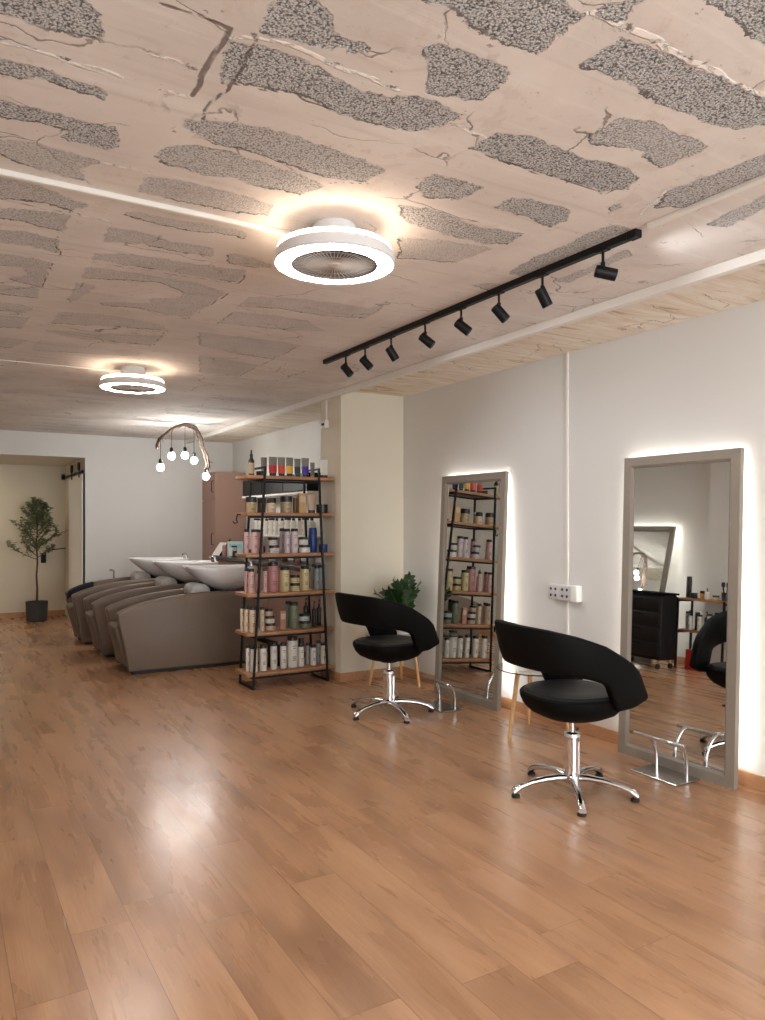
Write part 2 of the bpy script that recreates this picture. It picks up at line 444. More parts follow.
    for nm, arr, pad in (('patch_depth', sd, -.15), ('patch_bare', st, .5), ('ridge', rd, -.06), ('groove', gr, -.06), ('lip', lip, 0.)):
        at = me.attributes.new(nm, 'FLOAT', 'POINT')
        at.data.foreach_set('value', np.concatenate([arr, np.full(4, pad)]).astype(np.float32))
    for p in me.polygons: p.use_smooth = True
    t = NT('stripped_ceiling'); v = t.coord()
    def attr(n):
        a = t.n('ShaderNodeAttribute'); a.attribute_name = n; return a.outputs['Fac']
    n1 = t.noise(v, 9, 5, .6); n2 = t.noise(v, 42, 5, .65); n3 = t.noise(v, 2.2, 4, .5); n4 = t.noise(v, 170, 3, .6)
    s = t.math('ADD', attr('patch_depth'), t.math('MULTIPLY', t.math('SUBTRACT', n1, .5), .055))
    s = t.math('ADD', s, t.math('MULTIPLY', t.math('SUBTRACT', n2, .5), .05))
    mask = t.step(s, -.001, .005)
    bare = attr('patch_bare')
    vo = t.n('ShaderNodeTexVoronoi'); vo.inputs['Scale'].default_value = 150; t.l(v, vo.inputs['Vector'])
    vo2 = t.n('ShaderNodeTexVoronoi'); vo2.inputs['Scale'].default_value = 310; t.l(v, vo2.inputs['Vector'])
    stone = t.math('MULTIPLY_ADD', vo.outputs['Distance'], .62, t.math('MULTIPLY_ADD', vo2.outputs['Distance'], .28, t.math('MULTIPLY', n4, .55)))
    agg = t.ramp(stone, [(.44, srgb((220, 222, 224))), (.64, srgb((196, 198, 200))), (.78, srgb((150, 152, 154))), (.90, srgb((56, 56, 58)))])
    tint = t.n('ShaderNodeSeparateColor'); t.l(vo.outputs['Color'], tint.inputs[0])
    agg = t.mix(t.math('MULTIPLY', tint.outputs[0], .28), agg, srgb((212, 204, 196)))
    plaster = t.ramp(n3, [(.3, srgb((208, 200, 194))), (.52, srgb((220, 212, 206))), (.72, srgb((229, 223, 217)))])
    plaster = t.mix(t.math('MULTIPLY', t.step(n2, .62, .76), .25), plaster, srgb((180, 160, 146)))
    stk = t.noise(t.scale(v, (1.3, 16, 1)), 1.0, 5, .6, .5)
    plaster = t.mix(t.math('MULTIPLY', t.step(stk, .56, .72), .30), plaster, srgb((182, 172, 164)))
    plaster = t.mix(t.math('MULTIPLY', t.step(stk, .46, .34), .30), plaster, srgb((236, 233, 230)))
    bl = t.noise(v, 3.2, 6, .7, .8)
    plaster = t.mix(t.math('MULTIPLY', t.step(bl, .56, .62), .30), plaster, srgb((196, 180, 168)))
    plaster = t.mix(t.math('MULTIPLY', t.step(t.noise(v, 7, 6, .75), .60, .66), .35), plaster, srgb((176, 164, 156)))
    sx = t.n('ShaderNodeSeparateXYZ'); t.l(v, sx.inputs[0])
    brd = t.noise(t.scale(v, (1.4, 9, 1)), 1.0, 5, .65, 1.6)
    board = t.ramp(brd, [(.30, srgb((184, 148, 116))), (.42, srgb((220, 204, 184))), (.60, srgb((234, 226, 214)))])
    plaster = t.mix(t.step(sx.outputs[0], 3.03, 3.05), plaster, board)
    wv = t.n('ShaderNodeVectorMath', operation='SCALE'); nz = t.n('ShaderNodeTexNoise'); nz.inputs['Scale'].default_value = 6; nz.inputs['Detail'].default_value = 5; t.l(v, nz.inputs['Vector'])
    t.l(nz.outputs['Color'], wv.inputs[0]); wv.inputs['Scale'].default_value = .22
    wa = t.n('ShaderNodeVectorMath', operation='ADD'); t.l(t.scale(v, (1, 1.7, 1)), wa.inputs[0]); t.l(wv.outputs[0], wa.inputs[1])
    ve = t.n('ShaderNodeTexVoronoi', feature='DISTANCE_TO_EDGE'); ve.inputs['Scale'].default_value = 1.9; t.l(wa.outputs[0], ve.inputs['Vector'])
    hair = t.math('MULTIPLY', t.math('SUBTRACT', 1, t.step(ve.outputs['Distance'], .003, .010)), t.step(t.noise(v, 2.6, 3), .50, .60))
    plaster = t.mix(t.math('MULTIPLY', hair, .7), plaster, srgb((112, 98, 90)))
    rdm = t.step(t.math('ADD', attr('ridge'), t.math('MULTIPLY', t.math('SUBTRACT', n2, .5), .012)), -.001, .003)
    lump = t.noise(v, 34, 4, .65); rdm = t.math('MULTIPLY', rdm, t.step(lump, .42, .50))
    plaster = t.mix(t.math('MULTIPLY', rdm, .9), plaster, srgb((246, 242, 236)))
    pit = t.math('MULTIPLY', t.step(t.math('ADD', attr('ridge'), .012), 0, .008), t.step(lump, .40, .34))
    plaster = t.mix(t.math('MULTIPLY', pit, .8), plaster, srgb((92, 84, 78)))
    speck = t.math('MULTIPLY', t.step(t.noise(v, 22, 6, .75), .655, .69), .7)
    plaster = t.mix(speck, plaster, srgb((120, 104, 94)))
    full = t.mix(t.math('MULTIPLY', mask, bare), plaster, agg)
    grm = t.step(t.math('ADD', attr('groove'), t.math('MULTIPLY', t.math('SUBTRACT', n2, .5), .006)), -.002, .002)
    full = t.mix(t.math('MULTIPLY', grm, .8), full, srgb((92, 78, 70)))
    # overhanging plaster lip: shade in its open gap, painted dark along the far edges
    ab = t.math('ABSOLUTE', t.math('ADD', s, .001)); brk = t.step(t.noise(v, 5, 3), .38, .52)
    crack_shade = t.math('MULTIPLY', t.math('SUBTRACT', 1, t.step(ab, .002, .006)), t.math('MULTIPLY', t.step(attr('lip'), .35, .7), brk))
    full = t.mix(t.math('MULTIPLY', crack_shade, .85), full, srgb((58, 50, 46)))
    grm = t.math('MAXIMUM', grm, crack_shade)
    h = t.math('SUBTRACT', 0, t.math('MULTIPLY', mask, 1.0))
    h = t.math('SUBTRACT', h, t.math('MULTIPLY', t.math('MULTIPLY', mask, stone), .9)); h = t.math('SUBTRACT', h, t.math('MULTIPLY', hair, .5))
    h = t.math('ADD', h, t.math('MULTIPLY', n1, .5)); h = t.math('ADD', h, t.math('MULTIPLY', rdm, .8))
    h = t.math('SUBTRACT', h, t.math('MULTIPLY', grm, .8)); h = t.math('ADD', h, t.math('MULTIPLY', n2, .15))
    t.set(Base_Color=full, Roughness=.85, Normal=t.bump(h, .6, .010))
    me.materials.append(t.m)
    o = bpy.data.objects.new('ceiling', me); C.objects.link(o); return struct(o)
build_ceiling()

# conduits and trunking on the ceiling and wall
m = MB(); m.box(3.018, 3.062, YF, YB, ZC - .046, ZC, .003, 1)
struct(m.build('trim_1', WHITE_PL, smooth=False))
def conduit(name, Y):
    m = MB(); m.box(XL, 1.277, Y - .011, Y + .011, ZC - .02, ZC, .004, 1)
    return struct(m.build(name, WHITE_PL, smooth=False))
conduit('trim_2', 2.765); 
m = MB(); m.box(2.372, 2.398, YF, 1.98, ZC - .018, ZC, .003, 1)
struct(m.build('trim_4', WHITE_PL, smooth=False))
m = MB(); m.box(XR - .014, XR, 3.742, 3.764, 0.08, ZC, .003, 1)
struct(m.build('trim_5', WHITE_PL, smooth=False))
m = MB(); m.box(3.048, 3.06, 6.12, 6.14, 2.33, ZC - .046, .002, 1)
struct(m.build('trim_6', WHITE_PL, smooth=False))
o = MB().box(3.020, 3.06, 6.09, 6.17, 2.26, 2.33, .006).build('junction_box', WHITE_PL)
tag(o, 'small white junction box high on the side of the cream column', 'junction box')
MB().box(3.016, 3.0205, 6.105, 6.155, 2.285, 2.305, .001, 1).build('cover_slot', RUBBER, o)

m = MB(); m.box(XL, 1.28, 5.975, 5.987, ZC - .007, ZC, .002, 1)
struct(m.build('trim_3', WHITE_PL, smooth=False))
# ------------------------------------------------------------------ ring fan ceiling lights
RING_LED = emit('warm_ring_diffuser', (255, 248, 238), 25.0)
RING_UP = emit('warm_upper_diffuser', (255, 228, 200), 9.5)
STEEL = mat('brushed_grille', (214, 208, 202), .4, .1, .05)
def fan_light(label, x, y):
    t = thing('ceiling_fan_light', label, 'ceiling light', (x, y, 0), 0, 'ring fan lights under the ceiling')
    zb = ZC - .155; RO = .236; RI = .165
    MB().lathe([(.0, ZC), (.082, ZC), (.086, ZC - .010), (.086, ZC - .055), (.085, ZC - .072), (.0, ZC - .072)], seg=40).build('mount', WHITE_MET, t)
    hs = MB()
    hs.lathe([(.085, ZC - .072), (.15, ZC - .080), (.213, ZC - .0855), (.213, ZC - .093), (.15, ZC - .095), (.085, ZC - .082), (.085, ZC - .072)], seg=56)
    h = hs.build('housing', WHITE_MET, t)
    MB().lathe([(.227, ZC - .107), (.2365, zb + .034), (RO + .002, zb + .006), (RO - .004, zb), (RO - .008, zb + .004), (.215, ZC - .112), (.227, ZC - .107)], seg=64).build('rim', WHITE_MET, t)
    MB().lathe([(.2185, ZC - .0875), (.2275, ZC - .1065), (.216, ZC - .111), (.2135, ZC - .091), (.2185, ZC - .0875)], seg=64).build('upper_diffuser', RING_UP, t)
    MB().lathe([(RO - .006, zb + .003), (RO - .03, zb - .002), (RI + .02, zb - .002), (RI + .004, zb + .0005)], seg=48, caps=False).build('diffuser', RING_LED, t)
    MB().lathe([(RI + .004, zb - .001), (RI + .004, zb + .050), (RI, zb + .050), (RI, zb + .001), (RI + .004, zb - .001)], seg=64).build('inner_rim', mat('inner_rim', (150, 144, 138), .5), t)
    MB().lathe([(0, zb + .050), (RI + .03, zb + .050), (RI + .03, zb + .053), (0, zb + .053)], seg=40).build('backplate', mat('fan_back', (128, 120, 114), .6), t)
    g = MB()
    for k in range(52):
        a = 2 * PI * k / 52; c, s_ = math.cos(a), math.sin(a)
        g.tube([(.022 * c, .022 * s_, zb + .006), (.10 * c, .10 * s_, zb + .003), ((RI + .004) * c, (RI + .004) * s_, zb + .009)], .0021, 5)
    for r in (.07, .12):
        g.tube([(r * math.cos(2 * PI * k / 40), r * math.sin(2 * PI * k / 40), zb + .008) for k in range(41)], .0018, 5)
    g.build('grille', STEEL, t)
    MB().lathe([(0, zb - .002), (.02, zb), (.026, zb + .008), (.026, zb + .014), (0, zb + .016)], seg=24).build('hub', STEEL, t)
    bl = None
    for k in range(5):
        b = MB(); a0 = 2 * PI * k / 5; rr = []
        for i in range(7):
            r = .03 + .125 * i / 6; w = .012 + .045 * (i / 6) ** .8
            rr.append([(r * math.cos(a0 + s * w / r * .9), r * math.sin(a0 + s * w / r * .9), zb + .036 + s * .010 + dz) for s, dz in ((-1, 0), (1, 0), (1, .002), (-1, .002))])
        b.rings(rr).build('fan_blade', mat('smoky_blade', (140, 128, 120), .3), t)
    return t
fan_light('ring-shaped white fan light on the ceiling left of the black spotlight track, the larger one', 1.344, 2.625)
fan_light('ring-shaped white fan light deeper in the room, above the wash chairs\' floor', 1.272, 5.80)

fan_light('ring-shaped white fan light added unseen behind the viewer to brighten the near floor', 1.35, -.55)  # unseen lamp continuing the row, added for light on the near floor
# ------------------------------------------------------------------ spotlight track
SPOT_GLOW = emit('spot_lens', (240, 244, 255), 12.0); SPOT_GLOW.cycles.emission_sampling = 'NONE'
t = thing('track_light', 'long black ceiling track carrying eight small spotlights', 'track light', (2.39, 2.06, ZC))
MB().box(-.017, .017, 0, 2.76, -.030, 0, .003, 1).build('rail', BLK_METAL, t)
MB().box(-.020, .020, -.03, .02, -.033, 0, .004, 1).build('end_feed', BLK_METAL, t)
SP = [(4.50, -40, 50), (4.235, -35, 48), (3.91, -20, 58), (3.54, -40, 40), (3.20, -40, 40), (2.89, -35, 50), (2.58, -20, 62), (2.217, -35, 14)]
for i, (y, az, el) in enumerate(SP):
    hd = bpy.data.objects.new('spot_head', None)
    o = MB()
    o.cyl((0, 0, 0), (0, 0, -.052), .006, seg=10); o.box(-.016, .016, -.03, .03, -.006, .002, .003, 1)
    o.cyl((0, 0, -.05), (0, 0, -.075), .010, seg=12)
    e = math.radians(-el); a_ = math.radians(az)
    d = Vector((math.cos(e) * math.cos(a_), math.cos(e) * math.sin(a_), math.sin(e)))
    c = Vector((0, 0, -.092))
    p0 = c - d * .032; p1 = c + d * .056
    o.tube([p0, p0 + d * .004, p1 - d * .002, p1, p1, p1 - d * .012], [.022, .0255, .0255, .0245, .0215, .0205], 24, caps=False)
    o.tube([p0 + d * .0002, p0], [.022, .0005], 24, caps=False)
    sh = o.build('spot_head', BLK_METAL, t, (0, y - 2.06, -.028))
    MB().tube([p1 - d * .012, p1 - d * .010], .0202, 24).build('lens', SPOT_GLOW, sh)
    L = bpy.data.lights.new('spot_lamp', 'SPOT'); L.energy = 7 if i < 2 else 2.5 if i < 7 else 5.5; L.spot_size = math.radians(150 if i < 7 else 120); L.spot_blend = 1; L.shadow_soft_size = .02
    L.color = (.93, .96, 1.0)
    lo = bpy.data.objects.new('spot_lamp', L); C.objects.link(lo); lo.parent = sh
    lo.location = p1 + d * .004; lo.rotation_euler = d.to_track_quat('-Z', 'Y').to_euler()

# ------------------------------------------------------------------ backlit leaning mirrors
GLASS = NT('mirror_glass'); GLASS.set(Base_Color=(.80, .82, .80, 1), Metallic=1.0, Roughness=.015)
gv = GLASS.coord(); GLASS.set(Roughness=GLASS.math('MULTIPLY_ADD', GLASS.noise(gv, 3, 3), .012, .008)); GLASS = GLASS.m
LED = emit('mirror_led', (255, 250, 242), 8.0)
def mirror(name, label, x, y, w, h, lean, yaw=0, flip=False):
    """frame local: +x looks at the room, y along the wall, z up; stands on its lower edge"""
    t = thing(name, label, 'mirror', (x, y, 0), 0, 'backlit grey framed mirrors leaning on the walls')
    fw, th = .068, .034
    f = MB(); hw = w / 2
    prof = [(0, 0), (0, fw), (-.006, fw), (-th + .01, fw - .003), (-th, fw - .012), (-th, .008)]   # (depth, across): inner lip lower
    pr = [(-th, .0), (0.0, .0), (0.0, fw - .016), (-.013, fw), (-th, fw)]
    def corner(sy, sz, d, q):   # mitred corner
        return (d, sy * (hw - q), (q if sz < 0 else h - q))
    L = [[corner(sy, sz, d, q) for d, q in pr] for sy, sz in ((-1, -1), (1, -1), (1, 1), (-1, 1), (-1, -1))]
    f.rings(L, True, False, False)
    fr = f.build('frame', FRAME, t, smooth=False)
    MB().box(-.020, -.016, -hw + fw - .004, hw - fw + .004, fw - .004, h - fw + .004).build('glass', GLASS, t, smooth=False)
    MB().box(-th + .001, -.021, -hw + fw - .004, hw - fw + .004, fw - .004, h - fw + .004).build('backing_board', TOE, t, smooth=False)
    s = MB(); b = -th - .014
    i_ = .02
    s.box(b, -th, -hw + i_, -hw + i_ + .012, .10, h - i_); s.box(b, -th, hw - i_ - .012, hw - i_, .10, h - i_)
    s.box(b, -th, -hw + i_, hw - i_, h - i_ - .012, h - i_)
    s.build('led_strip', LED, t, smooth=False)
    t.rotation_euler = (0, -lean, yaw)
    return t
# facing -x : yaw = pi
mirror('leaning_mirror', 'tall backlit mirror nearest the viewer, beside the black chair at right', 3.592, 2.823, .77, 1.80, .0330, PI + math.radians(.8))
mirror('leaning_mirror', 'narrower looking backlit mirror reflecting the product shelf, next to the potted plant', 3.575, 4.752, .80, 1.79, .046, PI + math.radians(1))
mirror('leaning_mirror', 'backlit mirror on the opposite wall, seen only as a reflection in the nearest mirror', XL + .42, 6.21, .80, 1.66, .205, 0)

# ------------------------------------------------------------------ salon chairs
def salon_chair(label, x, y, rz, base_rot):
    t = thing('salon_chair', label, 'chair', (x, y, 0), rz, 'black salon chairs on chrome bases')
    ZS = .0
    # seat bowl and cushion
    MB().lathe([(0, .388), (.35, .391), (.62, .404), (.82, .428), (.94, .46), (1.0, .498), (1.0, .518), (.965, .528), (.93, .524)], c=(.0, 0, 0), seg=56, ax=.252, ay=.258, nexp=2.4).build('seat_shell', LEATHER, t)
    MB().lathe([(.955, .505), (.952, .524), (.90, .540), (.75, .546), (.5, .541), (.25, .537), (0, .536)], c=(.0, 0, 0), seg=56, ax=.248, ay=.254, nexp=2.4).build('seat', LEATHER_SEAT, t)
    # wrap-around back and arms: one sculpted ribbon, open to the front
    N = 96; rings = []
    def lerp(x, tab):
        if x <= tab[0][0]: return tab[0][1]
        for (a, p), (b, q) in zip(tab, tab[1:]):
            if x <= b:
                k = (x - a) / (b - a); return p + (q - p) * k
        return tab[-1][1]
    ZT = [(-.33, .900), (-.27, .888), (-.17, .857), (-.03, .806), (.05, .764), (.14, .712), (.19, .668), (.22, .61), (.24, .56)]
    ZB = [(-.33, .682), (-.2, .668), (-.106, .645), (-.03, .622), (.0, .598), (.03, .53), (.06, .478), (.15, .484), (.24, .512)]
    for i in range(N + 1):
        sg = -1 + 2 * i / N; A = abs(sg); sd_ = 1 if sg > 0 else -1
        if A < .64:
            a = PI - (A / .64) * PI / 2
            n = 2.35; ca, sa = math.cos(a), math.sin(a)
            k = (abs(ca / .325) ** n + abs(sa / .298) ** n) ** (-1 / n)
            px_, py_ = k * ca, k * sa; nx_, ny_ = ca, sa
        else:
            q = (A - .64) / .36
            px_ = .24 * q; py_ = .298 - .03 * q ** 2.5; nx_, ny_ = .05 * q, 1.0
        zt, zb = lerp(px_, ZT), lerp(px_, ZB)
        flare = .058 if A < .3 else .058 - .045 * min(1, (A - .3) / .4)
        th = .040 - (.016 * max(0, (A - .9) / .1))
        hgt = zt - zb
        def pt(z, off):
            o_ = off + flare * (z - .62) / .25
            fw_ = max(0, (A - .8) / .2) * .014 * (.70 - z) / .2      # the arm's front edge runs forward at the bottom
            return (px_ + nx_ * o_ + fw_, sd_ * (py_ + ny_ * o_), z)
        e = min(.016, hgt * .2)
        ring = [pt(z, o) for z, o in ((zb, -.006), (zb + e * .3, .004), (zb + e * 1.2, .009), (zb + hgt * .35, .014), (zb + hgt * .7, .012), (zt - e, .008), (zt - e * .25, .003), (zt, -.007),
                (zt, -th + .012), (zt - e * .25, -th + .002), (zt - e, -th - .004), (zb + hgt * .7, -th - .007), (zb + hgt * .35, -th - .007), (zb + e * 1.2, -th - .004), (zb + e * .3, -th + .001), (zb, -th + .010))]
        rings.append(ring)
    MB().rings(rings).build('backrest', LEATHER, t, angle=50)
    # pump column
    MB().lathe([(0, .390), (.055, .390), (.06, .384), (.06, .376), (.0, .376)], seg=24).build('mounting_plate', BLK_METAL, t)
    MB().lathe([(0, .380), (.015, .380), (.015, .30), (0, .30)], seg=20).build('piston', CHROME, t)
    p = MB(); p.lathe([(0, .318), (.020, .318), (.040, .312), (.046, .300), (.046, .292), (.041, .288), (.041, .270)], seg=28)
    p.build('collar', CHROME, t)
    ring = []
    pr = MB(); seg = 48
    rr = []
    for z in (.085, .275):
        rr.append([((.0385 + (.003 if (j % 8) < 5 else -.004)) * math.cos(2 * PI * j / seg), (.0385 + (.003 if (j % 8) < 5 else -.004)) * math.sin(2 * PI * j / seg), z) for j in range(seg)])
    pr.rings(rr); pr.build('pump_cylinder', CHROME, t, angle=25)
    lv = MB(); lv.tube([(.0, .0, .302), (-.02, .045, .302), (-.035, .085, .297), (-.038, .10, .295)], [.008, .008, .007, .007], 10)
    lv.box(-.052, -.024, .09, .16, .286, .300, .005); lo_ = lv.build('pump_lever', BLK_METAL, t)
    lo_.rotation_euler = (0, 0, base_rot * .5)
    # five-star base
    MB().lathe([(0, .105), (.036, .105), (.046, .095), (.048, .075), (.04, .055), (0, .05)], seg=28).build('base_hub', CHROME, t)
    for k in range(5):
        a = base_rot + 2 * PI * k / 5; c, s_ = math.cos(a), math.sin(a)
        L = MB(); rr = []
        for q, (r, z, w, hh) in enumerate([(.02, .080, .026, .021), (.08, .085, .023, .018), (.155, .081, .020, .016), (.23, .069, .018, .015), (.285, .052, .018, .016), (.314, .034, .021, .022), (.328, .026, .019, .015)]):
            rr.append([(r * c - s_ * w * math.cos(b) + c * (hh * .3 * math.sin(b) if q > 3 else 0), r * s_ + c * w * math.cos(b), z + hh * math.sin(b)) for b in [2 * PI * j / 14 for j in range(14)]])
        L.rings(rr); lg = L.build('leg', CHROME, t)
        MB().lathe([(0, .0), (.020, .0), (.022, .003), (.021, .012), (.018, .016), (0, .016)], c=(.312 * c, .312 * s_, 0), seg=18).build('foot_pad', RUBBER, lg)
    return t
salon_chair('black salon chair in the foreground, in front of the nearest mirror', 2.84, 2.845, math.radians(-8), math.radians(-126.5 + 8))
salon_chair('smaller looking black salon chair farther back, by the potted plant and column', 2.875, 4.735, math.radians(5), math.radians(-98 - 5))

# ------------------------------------------------------------------ footrests at the mirrors
def footrest(label, x, y):
    t = thing('footrest', label, 'footrest', (x, y, 0), 0, 'chrome footrests on the floor')
    MB().box(-.10, .10, -.155, .155, 0, .008, .003, 1).build('base_plate', mat('steel_plate', (176, 170, 164), .22, .9), t, smooth=False)
    for s in (-1, 1):
        pts = [(.055 - .0 * q, s * .10, .008) for q in (0,)]
        for i in range(9):
            q = i / 8; a = q * PI / 2
            pts.append((.055 - .105 * (1 - math.cos(a)), s * .10, .06 + .145 * math.sin(a) * 1.0))
        MB().tube(pts, .0115, 14).build('upright', CHROME, t)
    MB().tube([(-.05, -.167, .206), (-.05, -.165, .206), (-.05, .165, .206), (-.05, .167, .206)], [.009, .0125, .0125, .009], 14).build('foot_bar', CHROME, t)
    return t
footrest('chrome footrest on the floor at the foot of the nearest mirror', 3.475, 2.775)
footrest('chrome footrest partly behind the far salon chair, by the mirror reflecting the shelf', 3.30, 4.67)

# ------------------------------------------------------------------ side tables by the wall
TGLASS = NT('table_glass'); TGLASS.set(Base_Color=(.9, .95, .93, 1), Roughness=.03, Transmission_Weight=1.0, IOR=1.45)
tv = TGLASS.coord(); TGLASS.set(Roughness=TGLASS.math('MULTIPLY', TGLASS.noise(tv, 6, 2), .05)); TGLASS = TGLASS.m
def side_table(label, x, y, rots):
    t = thing('side_table', label, 'table', (x, y, 0), 0, 'round glass side tables by the right wall')
    MB().lathe([(0, .432), (.262, .432), (.266, .436), (.262, .440), (0, .440)], seg=56).build('table_top', TGLASS, t)
    fr = MB()
    for a in rots:
        c, s_ = math.cos(a), math.sin(a)
        fr.tube([(0, 0, .412), (.17 * c, .17 * s_, .412)], .012, 8)
    fr.build('top_frame', LEGWOOD, t)
    for a in rots:
        c, s_ = math.cos(a), math.sin(a)
        MB().tube([(.155 * c, .155 * s_, .431), (.16 * c, .16 * s_, .41), (.225 * c, .225 * s_, .006), (.226 * c, .226 * s_, 0)], [.013, .0165, .0115, .010], 12).build('leg', LEGWOOD, t)
    return t
D = math.radians
side_table('round glass side table with wooden legs, between the two mirrors', 3.43, 3.76, (D(178), D(62), D(-62)))
side_table('round glass side table with wooden legs, holding the plant beside the column', 3.42, 5.52, (D(155), D(-58), D(45)))

# potted zz plant on the far table
t = thing('potted_plant', 'leafy dark green plant with fleshy leaflets on the side table by the column', 'plant', (3.485, 5.50, .4405))
MB().lathe([(0, 0), (.055, 0), (.075, .13), (.072, .135), (.066, .12), (0, .115)], seg=28).build('pot', WHITE_PL, t)
MB().lathe([(0, .122), (.066, .118), (0, .119)], seg=20).build('soil', SOIL, t)
st_, lf = MB(), MB()
def leaflet(b, p, d, up, L, W, fold=.25):
    d = d.normalized(); s = d.cross(up).normalized(); n = s.cross(d)
    prof = [(0, .12), (.25, .8), (.5, 1), (.78, .65), (1, 0.04)]
    rows = []
    for q, w in prof:
        c = p + d * (L * q) - n * (L * .18 * q * q)
        rows.append((c - s * W * w + n * W * w * fold, c, c + s * W * w + n * W * w * fold))
    rows = [[b.b.verts.new(x) for x in r] for r in rows]
    for a, c in zip(rows, rows[1:]):
        b.face((a[0], a[1], c[1], c[0])); b.face((a[1], a[2], c[2], c[1]))
rz = random.Random(11)
for az, lean, Ls in [(140, .20, .40), (200, .55, .33), (20, .22, .44), (-30, .40, .38), (80, .35, .36), (260, .45, .30), (170, .75, .30), (330, .15, .34), (110, .62, .28), (230, .25, .38), (50, .55, .30)]:
    a = D(az); pts = []
    for i in range(10):
        q = i / 9; r = .02 + lean * .27 * q ** 1.3
        pts.append(Vector((r * math.cos(a), r * math.sin(a), .12 + Ls * .80 * q * (1 - .12 * lean * q))))
    st_.tube(pts, [.0075 - .005 * i / 9 for i in range(10)], 7)
    for i in range(2, 10):
        dr = (pts[i] - pts[i - 1]).normalized(); side = dr.cross(Vector((math.cos(a), math.sin(a), .2))).normalized()
        for s in (-1, 1):
            d = side * s * 1.0 + dr * .65 + Vector((rz.uniform(-.2, .2), rz.uniform(-.2, .2), rz.uniform(-.1, .25)))
            leaflet(lf, pts[i], d, dr.cross(side) if s > 0 else dr.cross(side), rz.uniform(.065, .10), rz.uniform(.022, .032), .15)
    leaflet(lf, pts[-1], pts[-1] - pts[-2], Vector((math.cos(a), math.sin(a), .3)), .075, .02, .1)
st_.build('stems', mat('zz_stem', (62, 88, 44), .5), t); lf.build('leaves', LEAF_ZZ, t)

# ------------------------------------------------------------------ ladder shelf
t = thing('ladder_shelf', 'black metal framed product shelf with six wooden boards, against the column', 'shelf', (0, 0, 0))
YF0, YF1 = 5.955, 6.275
SZ = [.105, .445, .775, 1.110, 1.460, 1.775]      # board undersides
BT = .028
X0, X1 = 2.235, 3.044
def legx(side, z): return 2.284 + .107 * z / 1.88 if side < 0 else 2.982 - .09 * z / 1.88
b = MB()
for side in (-1, 1):
    q = .0085
    pts = {}
    for y in (YF0, YF1):
        b.rings([[(legx(side, z) + dx, y + dy, z) for dx, dy in ((-q, -q), (q, -q), (q, q), (-q, q))] for z in (0.0, 1.88)])
    for z in [.009] + [z_ - .009 for z_ in SZ] + [1.872]:
        b.box(legx(side, z) - q, legx(side, z) + q, YF0, YF1, z - q, z + q)
for z in SZ:
    for y in (YF0, YF1):
        b.box(legx(-1, z), legx(1, z), y - .006, y + .006, z - .016, z - .001)
b.build('frame', BLK_METAL, t, smooth=False)
for z in SZ:
    MB().box(X0, X1, YF0 + .009, YF1 - .009, z, z + BT, .004, 2).build('shelf_board', OAK, t)
MB().tube([(X0 - .001, 6.12, SZ[4] + .012), (X0 - .03, 6.12, SZ[4] + .012), (X0 - .038, 6.12, SZ[4] - .03), (X0 - .03, 6.12, SZ[4] - .055), (X0 - .055, 6.12, SZ[4] - .065), (X0 - .068, 6.12, SZ[4] - .045)], .006, 8).build('hook', BLK_METAL, t)

# ------------------------------------------------------------------ products
def pm(name, c, r=.38): return mat('pack_' + name, c, r, 0, .03)
PK = dict(pink=pm('pink', (200, 164, 162)), lilac=pm('lilac', (200, 186, 190)), rose=pm('rose', (180, 126, 126)), white=pm('white', (220, 216, 208)), cream=pm('cream', (208, 190, 168)),
          yellow=pm('yellow', (200, 184, 138)), grey=pm('grey', (140, 146, 150)), silver=pm('silver', (166, 166, 164)), green=pm('green', (114, 126, 108)), terra=pm('terra', (180, 130, 112)),
          blue=pm('blue', (28, 58, 128)), black=pm('black', (18, 18, 20)), brown=pm('brown', (92, 66, 48)), gold=pm('gold', (176, 156, 122)), tan=pm('tan', (196, 156, 108)),
          red=pm('red', (190, 44, 36)), orange=pm('orange', (214, 74, 44)), amber=pm('amber', (222, 170, 70)), dgreen=pm('dgreen', (38, 60, 46)), purple=pm('purple', (70, 44, 150)),
          peach=pm('peach', (206, 176, 154)), beige=pm('beige', (206, 184, 154)), lblue=pm('lblue', (150, 190, 200)), mint=pm('mint', (184, 206, 200)))
GREY_TUBE = pm('grey_tube', (120, 116, 110)); PRINT = mat('label_print', (88, 76, 72), .6)
